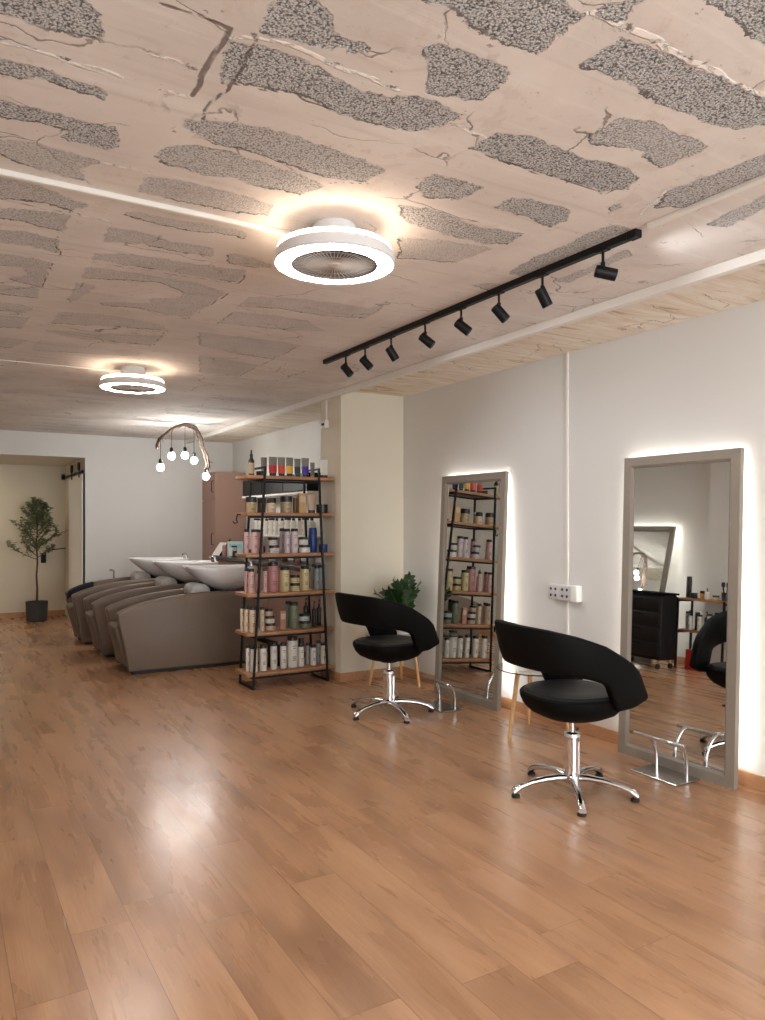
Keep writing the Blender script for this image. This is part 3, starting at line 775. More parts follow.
def product(kind, label, x, y, z, w, h, col, group, cap='black', face=-PI / 2, col2=None):
    """one pack: kinds bottle, pump, jar, tube, box, dropper; front looks along `face`"""
    nm = {'bottle': 'shampoo_bottle', 'pump': 'pump_bottle', 'jar': 'cream_jar', 'tube': 'cream_tube', 'box': 'product_box', 'dropper': 'oil_bottle'}[kind]
    cat = {'bottle': 'bottle', 'pump': 'bottle', 'jar': 'jar', 'tube': 'tube', 'box': 'box', 'dropper': 'bottle'}[kind]
    t = thing(nm, label, cat, (x, y, z), face + PI / 2, group)
    r = w / 2; B = PK[col]; K = PK[cap]
    pr = MB()
    def prints(r_, z0, z1, flat=False):
        for q, ww in ((.80, .55), (.72, .35), (.40, .5), (.34, .4), (.28, .45)):
            zz = z0 + (z1 - z0) * q; hw = r_ * ww * .8
            pts = []
            for i in range(5):
                a = -PI / 2 + (i - 2) / 2 * math.asin(min(.8, hw / r_)) if not flat else 0
                pts.append((r_ * 1.012 * math.cos(a), r_ * 1.012 * math.sin(a)) if not flat else ((i - 2) / 2 * hw, -r_ * 1.01))
            hh = (z1 - z0) * .012
            pr.rings([[(p[0], p[1], zz - hh), (p[0], p[1], zz + hh), (p[0] * .99, p[1] * .99, zz + hh), (p[0] * .99, p[1] * .99, zz - hh)] for p in pts])
        pr.build('label_print', PRINT, bd)
    if kind == 'tube' and col == 'silver': B = GREY_TUBE
    if kind == 'bottle':
        hc = min(.035, h * .12)
        bd = MB().lathe([(0, 0), (r * .95, 0), (r, .004), (r, h - hc - .006), (r * .95, h - hc), (0, h - hc)], seg=24).build('body', B, t)
        MB().lathe([(0, h - hc), (r * .93, h - hc), (r * .93, h - .003), (r * .88, h), (0, h)], seg=24).build('cap', K, t)
        prints(r, 0, h - hc)
    elif kind == 'pump':
        hb = h * .72
        bd = MB().lathe([(0, 0), (r * .95, 0), (r, .004), (r, hb * .9), (r * .8, hb * .96), (r * .4, hb), (0, hb)], seg=24).build('body', B, t)
        MB().lathe([(0, hb), (r * .42, hb), (r * .42, hb + h * .1), (r * .16, hb + h * .11), (r * .16, hb + h * .22), (0, hb + h * .22)], seg=16).tube([(0, 0, hb + h * .24), (0, -r * .5, hb + h * .25), (0, -r * 1.05, hb + h * .21)], [r * .28, r * .2, r * .12], 8).build('pump_head', K, t)
        prints(r, 0, hb * .85)
    elif kind == 'jar':
        hl = h * .34
        bd = MB().lathe([(0, 0), (r * .92, 0), (r * .98, .004), (r * .98, h - hl), (0, h - hl)], seg=28).build('body', B, t)
        MB().lathe([(0, h - hl), (r, h - hl), (r, h - .003), (r * .95, h), (0, h)], seg=28).build('lid', K, t)
        prints(r * .98, 0, h - hl)
    elif kind == 'tube':
        hc = h * .16; rr = []
        for q in (0, .25, .6, .9, 1):
            ax = r * (.8 + .2 * q); ay = r * (.62 * (1 - q) + .05)
            rr.append([(ax * math.cos(2 * PI * j / 20), ay * math.sin(2 * PI * j / 20), hc + (h - hc) * q) for j in range(20)])
        bd = MB().rings(rr).build('body', B, t)
        MB().lathe([(0, 0), (r * .72, 0), (r * .74, hc), (0, hc)], seg=20, ay=.8).build('cap', K, t)
        if col2:
            rr = []
            for q in (.02, .25, .48):
                ax = r * (.8 + .2 * q) * 1.03; ay = r * (.62 * (1 - q) + .05) * 1.05
                rr.append([(ax * math.cos(2 * PI * j / 20), ay * math.sin(2 * PI * j / 20), hc + (h - hc) * q) for j in range(20)])
            MB().rings(rr).build('colour_band', PK[col2], bd)
    elif kind == 'box':
        bd = MB().box(-r, r, -r * .6, r * .6, 0, h, .002, 1).build('carton', B, t, smooth=False)
        MB().box(-r * .8, r * .8, -r * .6 - .0008, -r * .6 + .001, h * .55, h * .85, 0).build('front_label', K, t, smooth=False)
    elif kind == 'dropper':
        hb = h * .68
        bd = MB().lathe([(0, 0), (r, 0), (r, hb * .85), (r * .5, hb), (0, hb)], seg=20).build('body', B, t)
        MB().lathe([(0, hb), (r * .5, hb), (r * .55, hb + h * .14), (r * .3, hb + h * .18), (r * .26, h), (0, h)], seg=16).build('dropper_cap', K, t)
        MB().lathe([(r * 1.02, hb * .1), (r * 1.02, hb * .72)], seg=20).build('gold_label', PK[col2 or 'gold'], bd)
    return t
WORD = ['first', 'second', 'third', 'fourth', 'fifth', 'sixth']
# crop pixels -> frame: 120/765 per pixel from (225, oy). entries: kind, x0, x1, height px (frame), colour, cap, description, depth(0 front..1 back), stack
def row(level, name, items):
    z0 = SZ[level] + BT + .0005
    for it in items:
        kind, c0, c1, hp, col, cap, desc = it[:7]
        dep = it[7] if len(it) > 7 else .3
        zoff = it[8] if len(it) > 8 else 0
        c2 = it[9] if len(it) > 9 else None
        Y = YF0 + .06 + (YF1 - YF0 - .12) * dep
        u0 = 225 + c0 * 120 / 765; u1 = 225 + c1 * 120 / 765
        xa, xb = x_at(u0, Y), x_at(u1, Y)
        w = min(.105, (xb - xa) * 1.0); x = min((xa + xb) / 2, X1 - .004 - w / 2)
        h = hp * math.hypot(x, Y) * (1.0 if kind in ('bottle', 'pump') else .97) / F
        product(kind, desc, x, Y, z0 + zoff, w, h, col, 'hair products on the ' + name, cap, -PI / 2, c2)
P = 'on the top shelf'
row(5, 'top shelf board', [
 ('dropper', 150, 186, 26, 'black', 'black', 'slim black oil bottle with gold label at the left end of the top shelf', .15, 0, 'gold'),
 ('jar', 200, 250, 5, 'black', 'black', 'low black jar beside the slim oil bottle on the top shelf', .45),
 ('tube', 228, 268, 20, 'silver', 'black', 'plain grey tube at the back, left of the red tube on the top shelf', .85),
 ('tube', 278, 332, 20, 'silver', 'black', 'grey tube with a bright red band on the top shelf', .25, 0, 'red'),
 ('tube', 335, 384, 20, 'silver', 'black', 'grey tube with an orange-red band on the top shelf', .3, 0, 'orange'),
 ('tube', 388, 434, 20, 'silver', 'black', 'grey tube with a yellow band on the top shelf', .3, 0, 'amber'),
 ('tube', 440, 482, 19, 'silver', 'black', 'grey tube with a dark green band on the top shelf', .3, 0, 'dgreen'),
 ('tube', 486, 536, 20, 'silver', 'black', 'grey tube with a purple band on the top shelf', .3, 0, 'purple'),
 ('tube', 542, 572, 16, 'silver', 'silver', 'plain silver tube right of the purple one on the top shelf', .5),
 ('tube', 608, 634, 19, 'white', 'black', 'white tube second from the right end of the top shelf', .25),
 ('tube', 662, 690, 19, 'white', 'black', 'white tube at the right end of the top shelf', .25),
])
row(4, 'second shelf from the top', [
 ('jar', 134, 200, 16, 'gold', 'black', 'clear golden jar with wide black lid at the left end of the second shelf', .4),
 ('jar', 207, 258, 15, 'brown', 'black', 'dark brown jar behind the left front post on the second shelf', .7),
 ('jar', 268, 322, 15, 'beige', 'black', 'beige jar with black lid right of the left front post, second shelf', .25),
 ('jar', 352, 425, 17, 'gold', 'black', 'broad golden jar in the middle of the second shelf', .45),
 ('bottle', 432, 462, 17, 'brown', 'gold', 'slim brown bottle left of the tan carton on the second shelf', .5),
 ('box', 468, 512, 20, 'tan', 'beige', 'upright tan carton on the second shelf', .25),
 ('tube', 524, 580, 19, 'peach', 'brown', 'peach tube standing beside the tan carton on the second shelf', .4),
 ('jar', 585, 655, 9, 'black', 'black', 'low black jar at the right end of the second shelf', .35),
])
row(3, 'third shelf from the top', [
 ('bottle', 122, 152, 24, 'pink', 'black', 'pink tall bottle at the left end of the third shelf', .5),
 ('bottle', 166, 212, 24, 'pink', 'black', 'pink tall bottle left of the left front post on the third shelf', .2),
 ('bottle', 210, 243, 23, 'rose', 'black', 'deeper rose tall bottle set back behind the front pink ones, third shelf', .85),
 ('jar', 282, 344, 8, 'lilac', 'black', 'wide pink jar forming the base of a stack on the third shelf', .2),
 ('jar', 275, 332, 8, 'lilac', 'black', 'pink jar with black lid, upper one of the stack near the left post, third shelf', .2, .0695),
 ('bottle', 348, 378, 24, 'lilac', 'black', 'pale lilac bottle set back in the middle of the third shelf', .8),
 ('bottle', 376, 414, 24, 'lilac', 'black', 'pale lilac bottle, left of the front pair in the middle of the third shelf', .25),
 ('bottle', 420, 464, 24, 'lilac', 'black', 'pale lilac bottle, right of the front pair in the middle of the third shelf', .25),
 ('jar', 474, 540, 8, 'white', 'black', 'whitish jar under another one, left of the blue bottle, third shelf', .25),
 ('jar', 470, 526, 8, 'white', 'black', 'whitish jar stacked on top of another, left of the blue bottle, third shelf', .25, .0695),
 ('bottle', 534, 584, 24, 'blue', 'blue', 'tall deep blue bottle on the third shelf', .6),
 ('jar', 624, 674, 8, 'blue', 'blue', 'low deep blue jar at the right end of the third shelf', .35),
])
row(2, 'fourth shelf from the top', [
 ('bottle', 124, 152, 24, 'pink', 'black', 'pink bottle set back at the left end of the fourth shelf', .55),
 ('bottle', 148, 186, 24, 'pink', 'black', 'pink bottle in front at the left end of the fourth shelf', .15),
 ('pump', 196, 226, 26, 'rose', 'black', 'dark pink pump bottle just left of the left post on the fourth shelf', .5),
 ('bottle', 242, 268, 24, 'pink', 'black', 'slim pink bottle just right of the left post on the fourth shelf', .2),
 ('bottle', 270, 338, 29, 'rose', 'black', 'large fat rose pink bottle, the tallest on the fourth shelf', .4),
 ('bottle', 352, 408, 24, 'yellow', 'black', 'yellow bottle left of the yellow jars on the fourth shelf', .25),
 ('jar', 416, 474, 8, 'yellow', 'black', 'yellow jar at the bottom of a stack of two on the fourth shelf', .25),
 ('jar', 416, 474, 8, 'yellow', 'black', 'yellow jar on top of a stack of two on the fourth shelf', .25, .071),
 ('bottle', 482, 534, 24, 'yellow', 'black', 'yellow bottle right of the yellow jars on the fourth shelf', .3),
 ('bottle', 548, 572, 25, 'grey', 'black', 'dark grey bottle set back right of the yellow bottles, fourth shelf', .75),
 ('bottle', 570, 602, 24, 'grey', 'black', 'grey bottle in front, left of the right post on the fourth shelf', .3),
 ('bottle', 612, 658, 24, 'grey', 'black', 'grey bottle at the right end of the fourth shelf', .6),
])
row(1, 'fifth shelf from the top', [
 ('bottle', 97, 120, 25, 'cream', 'black', 'cream bottle at the far left end of the fifth shelf', .65),
 ('bottle', 122, 150, 25, 'cream', 'black', 'cream bottle second from the left end of the fifth shelf', .4),
 ('bottle', 156, 196, 25, 'cream', 'black', 'cream bottle in front, left of the left post on the fifth shelf', .1),
 ('bottle', 222, 250, 24, 'cream', 'black', 'slim cream bottle right of the left post on the fifth shelf', .2),
 ('jar', 260, 318, 7, 'peach', 'black', 'peach jar, lowest of a stack of three on the fifth shelf', .3),
 ('jar', 258, 314, 7, 'white', 'black', 'pale jar in the middle of a stack of three on the fifth shelf', .3, .0625),
 ('jar', 256, 302, 7, 'peach', 'black', 'peach jar on top of a stack of three on the fifth shelf', .3, .125),
 ('box', 348, 384, 19, 'terra', 'cream', 'slim terracotta carton in the middle of the fifth shelf', .25),
 ('bottle', 384, 420, 26, 'green', 'black', 'sage green bottle set back, left of its twin on the fifth shelf', .75),
 ('bottle', 412, 464, 26, 'green', 'black', 'broad sage green bottle in front on the fifth shelf', .3),
 ('jar', 474, 548, 7, 'green', 'black', 'pale green jar under another one on the fifth shelf', .25),
 ('jar', 474, 536, 7, 'mint', 'black', 'pale green jar on top of another one on the fifth shelf', .25, .0625),
 ('pump', 500, 530, 28, 'black', 'black', 'black pump bottle set back behind the green jars on the fifth shelf', .85),
 ('pump', 555, 580, 26, 'black', 'black', 'black pump bottle in front near the right post on the fifth shelf', .3),
 ('pump', 585, 612, 26, 'black', 'black', 'black pump bottle nearest the right post on the fifth shelf', .6),
])
row(0, 'bottom shelf board', [
 ('bottle', 133, 158, 26, 'white', 'black', 'white bottle at the far left end of the bottom shelf', .4),
 ('bottle', 162, 206, 26, 'white', 'black', 'white bottle behind the left post on the bottom shelf', .1),
 ('bottle', 220, 264, 25, 'white', 'black', 'white bottle third from the left on the bottom shelf', .25),
 ('bottle', 290, 330, 26, 'white', 'black', 'white bottle fourth from the left on the bottom shelf', .3),
 ('bottle', 352, 391, 25, 'white', 'black', 'white bottle just left of the fat one on the bottom shelf', .3),
 ('bottle', 398, 461, 30, 'white', 'black', 'fat tall white bottle, the largest on the bottom shelf', .35),
 ('bottle', 467, 503, 22, 'white', 'black', 'white bottle just right of the fat one on the bottom shelf', .3),
 ('bottle', 514, 543, 21, 'silver', 'black', 'grey bottle set back on the right half of the bottom shelf', .6),
 ('bottle', 544, 580, 20, 'white', 'black', 'pale bottle second from the right post on the bottom shelf', .25),
 ('bottle', 584, 608, 22, 'silver', 'black', 'grey bottle set back next to the right post, bottom shelf', .65),
 ('bottle', 610, 641, 21, 'white', 'black', 'white bottle at the right post on the bottom shelf', .3),
 ('bottle', 272, 300, 24, 'black', 'black', 'black bottle in the back row, left part of the bottom shelf', .9),
 ('bottle', 335, 362, 24, 'black', 'silver', 'black bottle with grey cap in the back row of the bottom shelf', .9),
 ('bottle', 470, 500, 25, 'black', 'black', 'tall black bottle in the back row, right of the fat white bottle, bottom shelf', .9),
])

# ------------------------------------------------------------------ wash units
def bez(pts, n=6):
    out = []
    for i in range(len(pts) - 1):
        p0 = pts[max(i - 1, 0)]; p1 = pts[i]; p2 = pts[i + 1]; p3 = pts[min(i + 2, len(pts) - 1)]
        for k in range(n):
            q = k / n
            out.append(tuple(.5 * ((2 * b) + (-a + c) * q + (2 * a - 5 * b + 4 * c - d) * q * q + (-a + 3 * b - 3 * c + d) * q ** 3) for a, b, c, d in zip(p0, p1, p2, p3)))
    out.append(tuple(pts[-1])); return out
def soft_prism(poly, y0, y1, r):
    """a thick upholstered panel: outline in x-z, rounded towards both faces"""
    n = len(poly); cx = sum(p[0] for p in poly) / n; cz = sum(p[1] for p in poly) / n
    nrm = []
    for i in range(n):
        a = Vector(poly[i - 1]); b = Vector(poly[(i + 1) % n]); tg = (b - a).normalized()
        nrm.append(Vector((tg.y, -tg.x)))
    area = sum(poly[i][0] * poly[(i + 1) % n][1] - poly[(i + 1) % n][0] * poly[i][1] for i in range(n))
    sg = 1 if area > 0 else -1
    rr = []
    for y, k in ((y0, 1), (y0 + r * .3, .3), (y0 + r, 0), (y1 - r, 0), (y1 - r * .3, .3), (y1, 1)):
        rr.append([(p[0] - sg * nrm[i].x * r * k, y, p[1] - sg * nrm[i].y * r * k) for i, p in enumerate(poly)])
    return MB().rings(rr)
def wash_unit():
    """local: x from the front edge backwards, y from the near side, z up"""
    t = thing('wash_chair', '', 'wash chair', (0, 0, 0), 0, 'taupe wash chairs in a row')
    top = bez([(.0, .545), (.014, .582), (.16, .640), (.40, .692), (.64, .720), (.87, .730), (1.10, .722), (1.28, .700)], 4)
    arm = [(.105, .03), (.06, .26)] + top + [(1.33, .66), (1.34, .03)]
    for y0 in (0, .50):
        soft_prism(arm, y0, y0 + .105, .018).build('armrest', TAUPE, t, angle=60)
    seat = bez([(.09, .07), (.05, .22), (.0, .40), (.02, .445), (.10, .455), (.40, .43), (.62, .40)], 4) + [(.62, .07)]
    soft_prism(seat, .107, .498, .015).build('seat', TAUPE2, t, angle=60)
    bk = bez([(.60, .38), (.70, .52), (.80, .66), (.86, .70), (.92, .69), (.95, .60), (.96, .40)], 4)
    soft_prism(bk, .107, .498, .015).build('backrest', TAUPE2, t, angle=60)
    MB().box(.14, 1.30, .03, .575, 0, .034, .004, 1).build('plinth', TOE, t, smooth=False)
    # neck pad
    pd = bez([(.73, .69), (.73, .765), (.78, .80), (.87, .795), (.92, .74), (.90, .68), (.80, .665), (.73, .69)], 3)[:-1]
    soft_prism(pd, .17, .44, .022).build('neck_pad', GREY_PAD, t, angle=60)
    MB().box(.90, .99, .25, .36, .66, .76, .02).build('tilt_bracket', RUBBER, t)
    # basin: outer shell and hollow, lofted from lip to tail
    cy = .305
    sec = [  # x, half width, bottom z, rim z
        (.68, .08, .962, .976), (.73, .17, .925, .976), (.79, .225, .872, .974), (.87, .25, .808, .970), (.95, .262, .752, .966), (1.03, .265, .722, .964),
        (1.14, .265, .712, .964), (1.24, .245, .724, .962), (1.32, .225, .745, .964), (1.37, .19, .79, .966), (1.395, .12, .88, .968)]
    NS = 18
    def half(x, w, zb, zr, inset):
        ring = []
        for j in range(NS + 1):
            a = PI * j / NS; n = 2.6
            ca, sa = math.cos(a), math.sin(a)
            yy = math.copysign(abs(ca) ** (2 / n), ca) * (w - inset); zz = abs(sa) ** (2 / n)
            ring.append((x, cy + yy, zr - (zr - zb - inset) * zz))
        return ring
    b = MB()
    rings_o = [half(x, w, zb, zr, 0) for x, w, zb, zr in sec]
    rings_i = []
    for x, w, zb, zr in sec:
        xx = .68 + .03 + (x - .68) * (1.395 - .68 - .06) / (1.395 - .68)
        ins = .028
        rings_i.append([(p[0], p[1], min(p[2], zr)) for p in half(xx, w, min(zb, zr - .03), zr, ins)])
    Lo = [[b.b.verts.new(p) for p in r] for r in rings_o]; Li = [[b.b.verts.new(p) for p in r] for r in rings_i]
    for A, flip in ((Lo, 0), (Li, 1)):
        for p, q in zip(A, A[1:]):
            for j in range(NS):
                b.face((p[j], p[j + 1], q[j + 1], q[j]) if not flip else (p[j + 1], p[j], q[j], q[j + 1]))
    for p, q, r, s in zip(Lo, Lo[1:], Li, Li[1:]):
        b.face((p[0], q[0], s[0], r[0])); b.face((p[-1], r[-1], s[-1], q[-1]))
    for j in range(NS):
        b.face((Lo[0][j], Li[0][j], Li[0][j + 1], Lo[0][j + 1])); b.face((Lo[-1][j + 1], Li[-1][j + 1], Li[-1][j], Lo[-1][j]))
    bs = b.build('basin', CERAMIC, t, angle=60)
    sub = bs.modifiers.new('sub', 'SUBSURF'); sub.levels = 1; sub.render_levels = 1
    MB().lathe([(0, .745), (.03, .745), (.032, .74), (0, .738)], c=(1.18, cy, 0), seg=20).build('drain', CHROME, bs)
    MB().box(1.05, 1.32, .20, .41, .03, .735, .02).build('pedestal', TAUPE, t)
    MB().tube([(1.385, cy, .85), (1.40, cy, .94), (1.39, cy, 1.0), (1.36, cy, 1.015), (1.33, cy, 1.0)], [.014, .014, .012, .012, .014], 12).build('tap', CHROME, t)
    return t
W0 = wash_unit(); W0.location = (1.42, 7.09, 0)
W0['label'] = 'taupe leather wash chair with white basin nearest the product shelf, first in its row'
copy_tree(W0, None, (1.385, 8.14, 0), None, 'taupe leather wash chair with white basin in the middle of the row of three')
W2 = copy_tree(W0, None, (1.335, 9.13, 0), None, 'taupe leather wash chair with white basin farthest back, nearest the alcove')
MB().tube([(.56, .56, .55), (.56, .575, .72), (.56, .575, .81), (.54, .575, .82), (.51, .575, .82)], .011, 10).build('recline_lever', CHROME, W2)
# navy towel on the farthest armrest
b = MB(); top = bez([(.0, .545), (.03, .585), (.16, .638), (.30, .672)], 4)
ol = [(x + .012, z + .004) for x, z in top]
rr = []
for x, z in ol:
    rr.append([(x, .49, z - .08), (x, .49, z - .002), (x, .502, z + .006), (x, .60, z + .006), (x, .612, z - .002), (x, .612, z - .10), (x, .607, z - .10), (x, .607, z - .004), (x, .60, z + .001), (x, .504, z + .001), (x, .495, z - .004), (x, .495, z - .08)])
o = b.rings(rr).build('hand_towel', mat('navy_terry', (28, 32, 48), .95, 0, .25, 120, bump=.5), None, (1.335, 9.13, 0))
tag(o, 'dark navy towel draped over the far armrest of the farthest wash chair', 'towel')

# ------------------------------------------------------------------ branch lamp over the wash chairs
YL = 8.67
def lp(u, v, dy=0): return Vector((x_at(u, YL + dy), YL + dy, z_at(u, v, YL + dy)))
t = thing('branch_chandelier', 'dried vine branch arched under the ceiling with five hanging bare bulbs', 'chandelier', (0, 0, 0))
path = [lp(u, v) for u, v in [(157, 448), (159, 441), (164, 435), (170, 430), (178, 426.5), (187, 424.5), (194, 428), (199, 436), (202, 446), (206, 455), (207.5, 464), (206, 471)]]
pf = [Vector(p) for p in bez([tuple(p) for p in path], 5)]
for k in range(4):
    pts = []; ph = k * 1.7
    for i, p in enumerate(pf):
        q = i / len(pf)
        pts.append(p + Vector((.013 * math.cos(q * 19 + ph), .02 * math.sin(q * 17 + ph), .012 * math.sin(q * 23 + ph * 1.3))))
    MB().tube(pts, [(.016 - .003 * k) * (1 - .25 * abs(i / len(pf) - .5)) * (1 + .25 * math.sin(i * 2.1 + k)) for i in range(len(pf))], 8).build('branch', VINE, t)
tw = MB()
for i in range(3, len(pf) - 3, 5):
    p = pf[i]; d = Vector((R.uniform(-.6, .6), R.uniform(-1, 1), R.uniform(-.4, .5))).normalized()
    tw.tube([p, p + d * .05, p + d * .08 + Vector((0, 0, R.uniform(-.03, .03)))], [.006, .004, .002], 6)
tw.build('twigs', VINE, t)
MB().cyl(lp(187, 424.5) + Vector((0, 0, -.005)), Vector((lp(187, 424).x, YL, ZC)), .004, seg=8).build('hanging_wire', BLK_METAL, t)
BULB = emit('bulb_glass', (255, 252, 246), 54.0)
BULBS = [(160.5, 440, 460, 467.5), (171.5, 429, 448, 456), (185, 426, 447.5, 455.5), (194, 430, 452, 460.5), (206, 471, 471.5, 476.5)]
for i, (u, v0, v1, v2) in enumerate(BULBS):
    dy = (-.04, .03, -.02, .04, 0)[i]
    a = lp(u, v0, dy); s_ = lp(u, v1, dy); c = lp(u, v2, dy)
    cd = MB().cyl(a, (a.x, a.y, c.z + .07), .0035, seg=8).build('cord', RUBBER, t)
    MB().lathe([(0, .10), (.008, .10), (.019, .088), (.021, .045), (.018, .036), (0, .036)], c=(a.x, a.y, c.z), seg=18).build('socket', BLK_METAL, cd)
    rb = .041
    MB().lathe([(.0, -rb)] + [(rb * math.sin(q), -rb * math.cos(q)) for q in [PI * k / 9 for k in range(1, 8)]] + [(.017, .040), (.0, .041)], c=(a.x, a.y, c.z), seg=14).build('bulb', BULB, cd)

# ------------------------------------------------------------------ back right corner: cabinet, counter, wall units
t = thing('tall_cabinet', 'tall dusty pink cabinet in the far right corner', 'cabinet', (0, 0, 0))
cx0, cy0 = 3.275, 9.92
MB().box(cx0, XR - .016, cy0, YB - .016, .0, 2.10, .003, 1).build('carcass', DUSTY, t, smooth=False)
for z0, z1, hz in ((1.72, 2.095, 1.82), (.06, 1.71, 1.1)):
    d_ = MB().box(cx0 - .018, cx0, cy0 + .003, YB - .019, z0, z1, .002, 1).build('door', DUSTY, t, smooth=False)
    MB().tube([(cx0 - .018, cy0 + .07, hz), (cx0 - .045, cy0 + .07, hz + .01), (cx0 - .045, cy0 + .07, hz + .15), (cx0 - .018, cy0 + .07, hz + .16)], .006, 8).build('handle', BLK_METAL, d_)
t = thing('base_cabinet', 'dusty pink base cabinets running along the right wall behind the wash chairs', 'cabinet', (0, 0, 0))
MB().box(3.24, XR - .016, 6.60, cy0 - .004, .08, .915, .002, 1).build('carcass', DUSTY, t, smooth=False)
MB().box(3.30, XR - .016, 6.62, cy0 - .02, 0, .08).build('plinth', TOE, t, smooth=False)
for k in range(5):
    y0 = 6.61 + k * .66
    d_ = MB().box(3.222, 3.24, y0, y0 + .65, .10, .905, .002, 1).build('door', DUSTY, t, smooth=False)
    MB().tube([(3.222, y0 + .57, .70), (3.20, y0 + .57, .71), (3.20, y0 + .57, .83), (3.222, y0 + .57, .84)], .005, 8).build('handle', BLK_METAL, d_)
o = MB().box(3.20, XR, 6.58, cy0 - .004, .916, .955, .004, 1).build('countertop', DARK_TOP, smooth=False)
tag(o, 'dark worktop along the right wall behind the wash basins', 'countertop')
ZT = .9555
t = thing('wall_cabinet', 'long black wall cabinet with white underside, seen through the top of the product shelf', 'cabinet', (0, 0, 0))
MB().box(3.40, XR, 7.25, 9.20, 1.742, 1.94, .004, 1).build('carcass', BLK_METAL, t, smooth=False)
MB().box(3.39, XR, 7.22, 9.24, 1.715, 1.741, .003, 1).build('white_underside', WHITE_PL, t, smooth=False)
for k in range(3):
    MB().box(3.388, 3.40, 7.26 + k * .65, 7.26 + k * .65 + .64, 1.75, 1.935, .002, 1).build('door', BLK_METAL, t, smooth=False)
o = MB().box(3.46, XR, 7.35, 9.25, 1.235, 1.258, .003, 1).build('wall_shelf', WHITE_PL, smooth=False)
tag(o, 'white wall shelf of bottles, seen through the product shelf', 'shelf')
for k in range(11):
    y = 9.15 - k * .165
    product('pump' if k % 3 else 'bottle', '%s white dispenser bottle from the far end of the white wall shelf' % ['first', 'second', 'third', 'fourth', 'fifth', 'sixth', 'seventh', 'eighth', 'ninth', 'tenth', 'eleventh'][k],
            3.56, y, 1.2585, .085, .235 if k % 3 else .20, 'white', 'white bottles on the wall shelf', 'black', PI)
cols = ['lblue', 'black', 'silver', 'white', 'brown', 'black', 'rose', 'silver']
desc = ['pale blue', 'black', 'silver grey', 'white', 'brown', 'tall black', 'rose', 'grey']
for k in range(8):
    y = 9.0 - k * .24
    product('bottle' if k % 2 else 'jar', '%s %s on the dark worktop, glimpsed between the third and fourth boards' % (desc[k], 'bottle' if k % 2 else 'jar'),
            3.42 + .05 * (k % 3), y, ZT, .07 + .02 * (k % 2), .11 + .05 * (k % 2), cols[k], 'packs on the worktop', 'black', PI)
# packs by the tall cabinet
product('box', 'pale blue and white carton on the worktop beside the tall pink cabinet', 3.40, 9.52, ZT, .20, .20, 'mint', 'packs on the worktop', 'lblue', D(-105))
product('bottle', 'coral bottle left of the pale blue carton on the worktop', 3.28, 9.60, ZT, .055, .17, 'rose', 'packs on the worktop', 'white')
product('box', 'dark slim carton leaning before the pale blue one on the worktop', 3.33, 9.36, ZT, .07, .15, 'black', 'packs on the worktop', 'silver', D(-105))
product('tube', 'white tube standing at the front edge of the worktop by the carton', 3.26, 9.30, ZT, .06, .13, 'white', 'packs on the worktop', 'grey')
t = thing('tablet_holder', 'small white tilted panel with black edge behind the farthest basins', 'tablet', (3.235, 9.78, ZT + .012), D(-60))
b = MB()
b.rings([[(-.07, -.02, .0), (.07, -.02, .0), (.07, -.008, .0), (-.07, -.008, .0)], [(-.03, .10, .17), (.10, .10, .17), (.10, .112, .17), (-.03, .112, .17)]]).build('panel', WHITE_PL, t, smooth=False)
MB().tube([(.075, -.02, .0), (.135, .115, .21)], .012, 8).build('edge', RUBBER, t)
MB().tube([(-.0, .14, .0), (.02, .10, .15)], .008, 8).build('stand', RUBBER, t)

# ------------------------------------------------------------------ alcove: sliding door and olive tree
t = thing('sliding_door', 'white sliding door hanging open on the alcove\'s right side', 'door', (0, 0, 0))
pn = MB(); pn.box(1.655, 1.684, 10.535, 11.70, .012, 2.05, .004, 1).build('panel', mat('white_door_paint', (236, 236, 234), .45), t, smooth=False)
MB().box(1.670, 1.687, 10.520, 10.534, .012, 2.05, .002, 1).build('black_edge', BLK_METAL, t, smooth=False)
for y in (10.74, 11.36):
    hg = MB().box(1.644, 1.6545, y - .022, y + .022, 2.01, 2.16, .003, 1).build('hanger', BLK_METAL, t)
    MB().tube([(1.636, y, 2.160), (1.662, y, 2.160)], .058, 24).build('wheel', BLK_METAL, hg)
t = thing('door_rail', 'black sliding door rail with end stop under the alcove ceiling', 'rail', (0, 0, 0))
MB().box(1.664, 1.676, 10.53, 12.2, 2.065, 2.10, .002, 1).build('bar', BLK_METAL, t, smooth=False)
for y in (10.75, 11.2, 11.65, 12.1):
    MB().cyl((1.676, y, 2.084), (1.69, y, 2.084), .012, seg=12).build('standoff', BLK_METAL, t)
MB().box(1.625, 1.668, 12.12, 12.2, 2.05, 2.13, .006).build('end_stop', BLK_METAL, t)

t = thing('alcove_downlight', 'round flush light under the alcove soffit, out to the left of the olive tree', 'ceiling light', (.25, 11.3, 2.262))
MB().lathe([(0, 0), (.13, 0), (.135, -.006), (.135, -.03), (.12, -.036), (.118, -.03), (0, -.03)], seg=36).build('housing', WHITE_MET, t)
MB().lathe([(0, -.031), (.117, -.031), (.10, -.038), (0, -.040)], seg=36).build('diffuser', emit('alcove_diffuser', (255, 238, 212), 30), t)

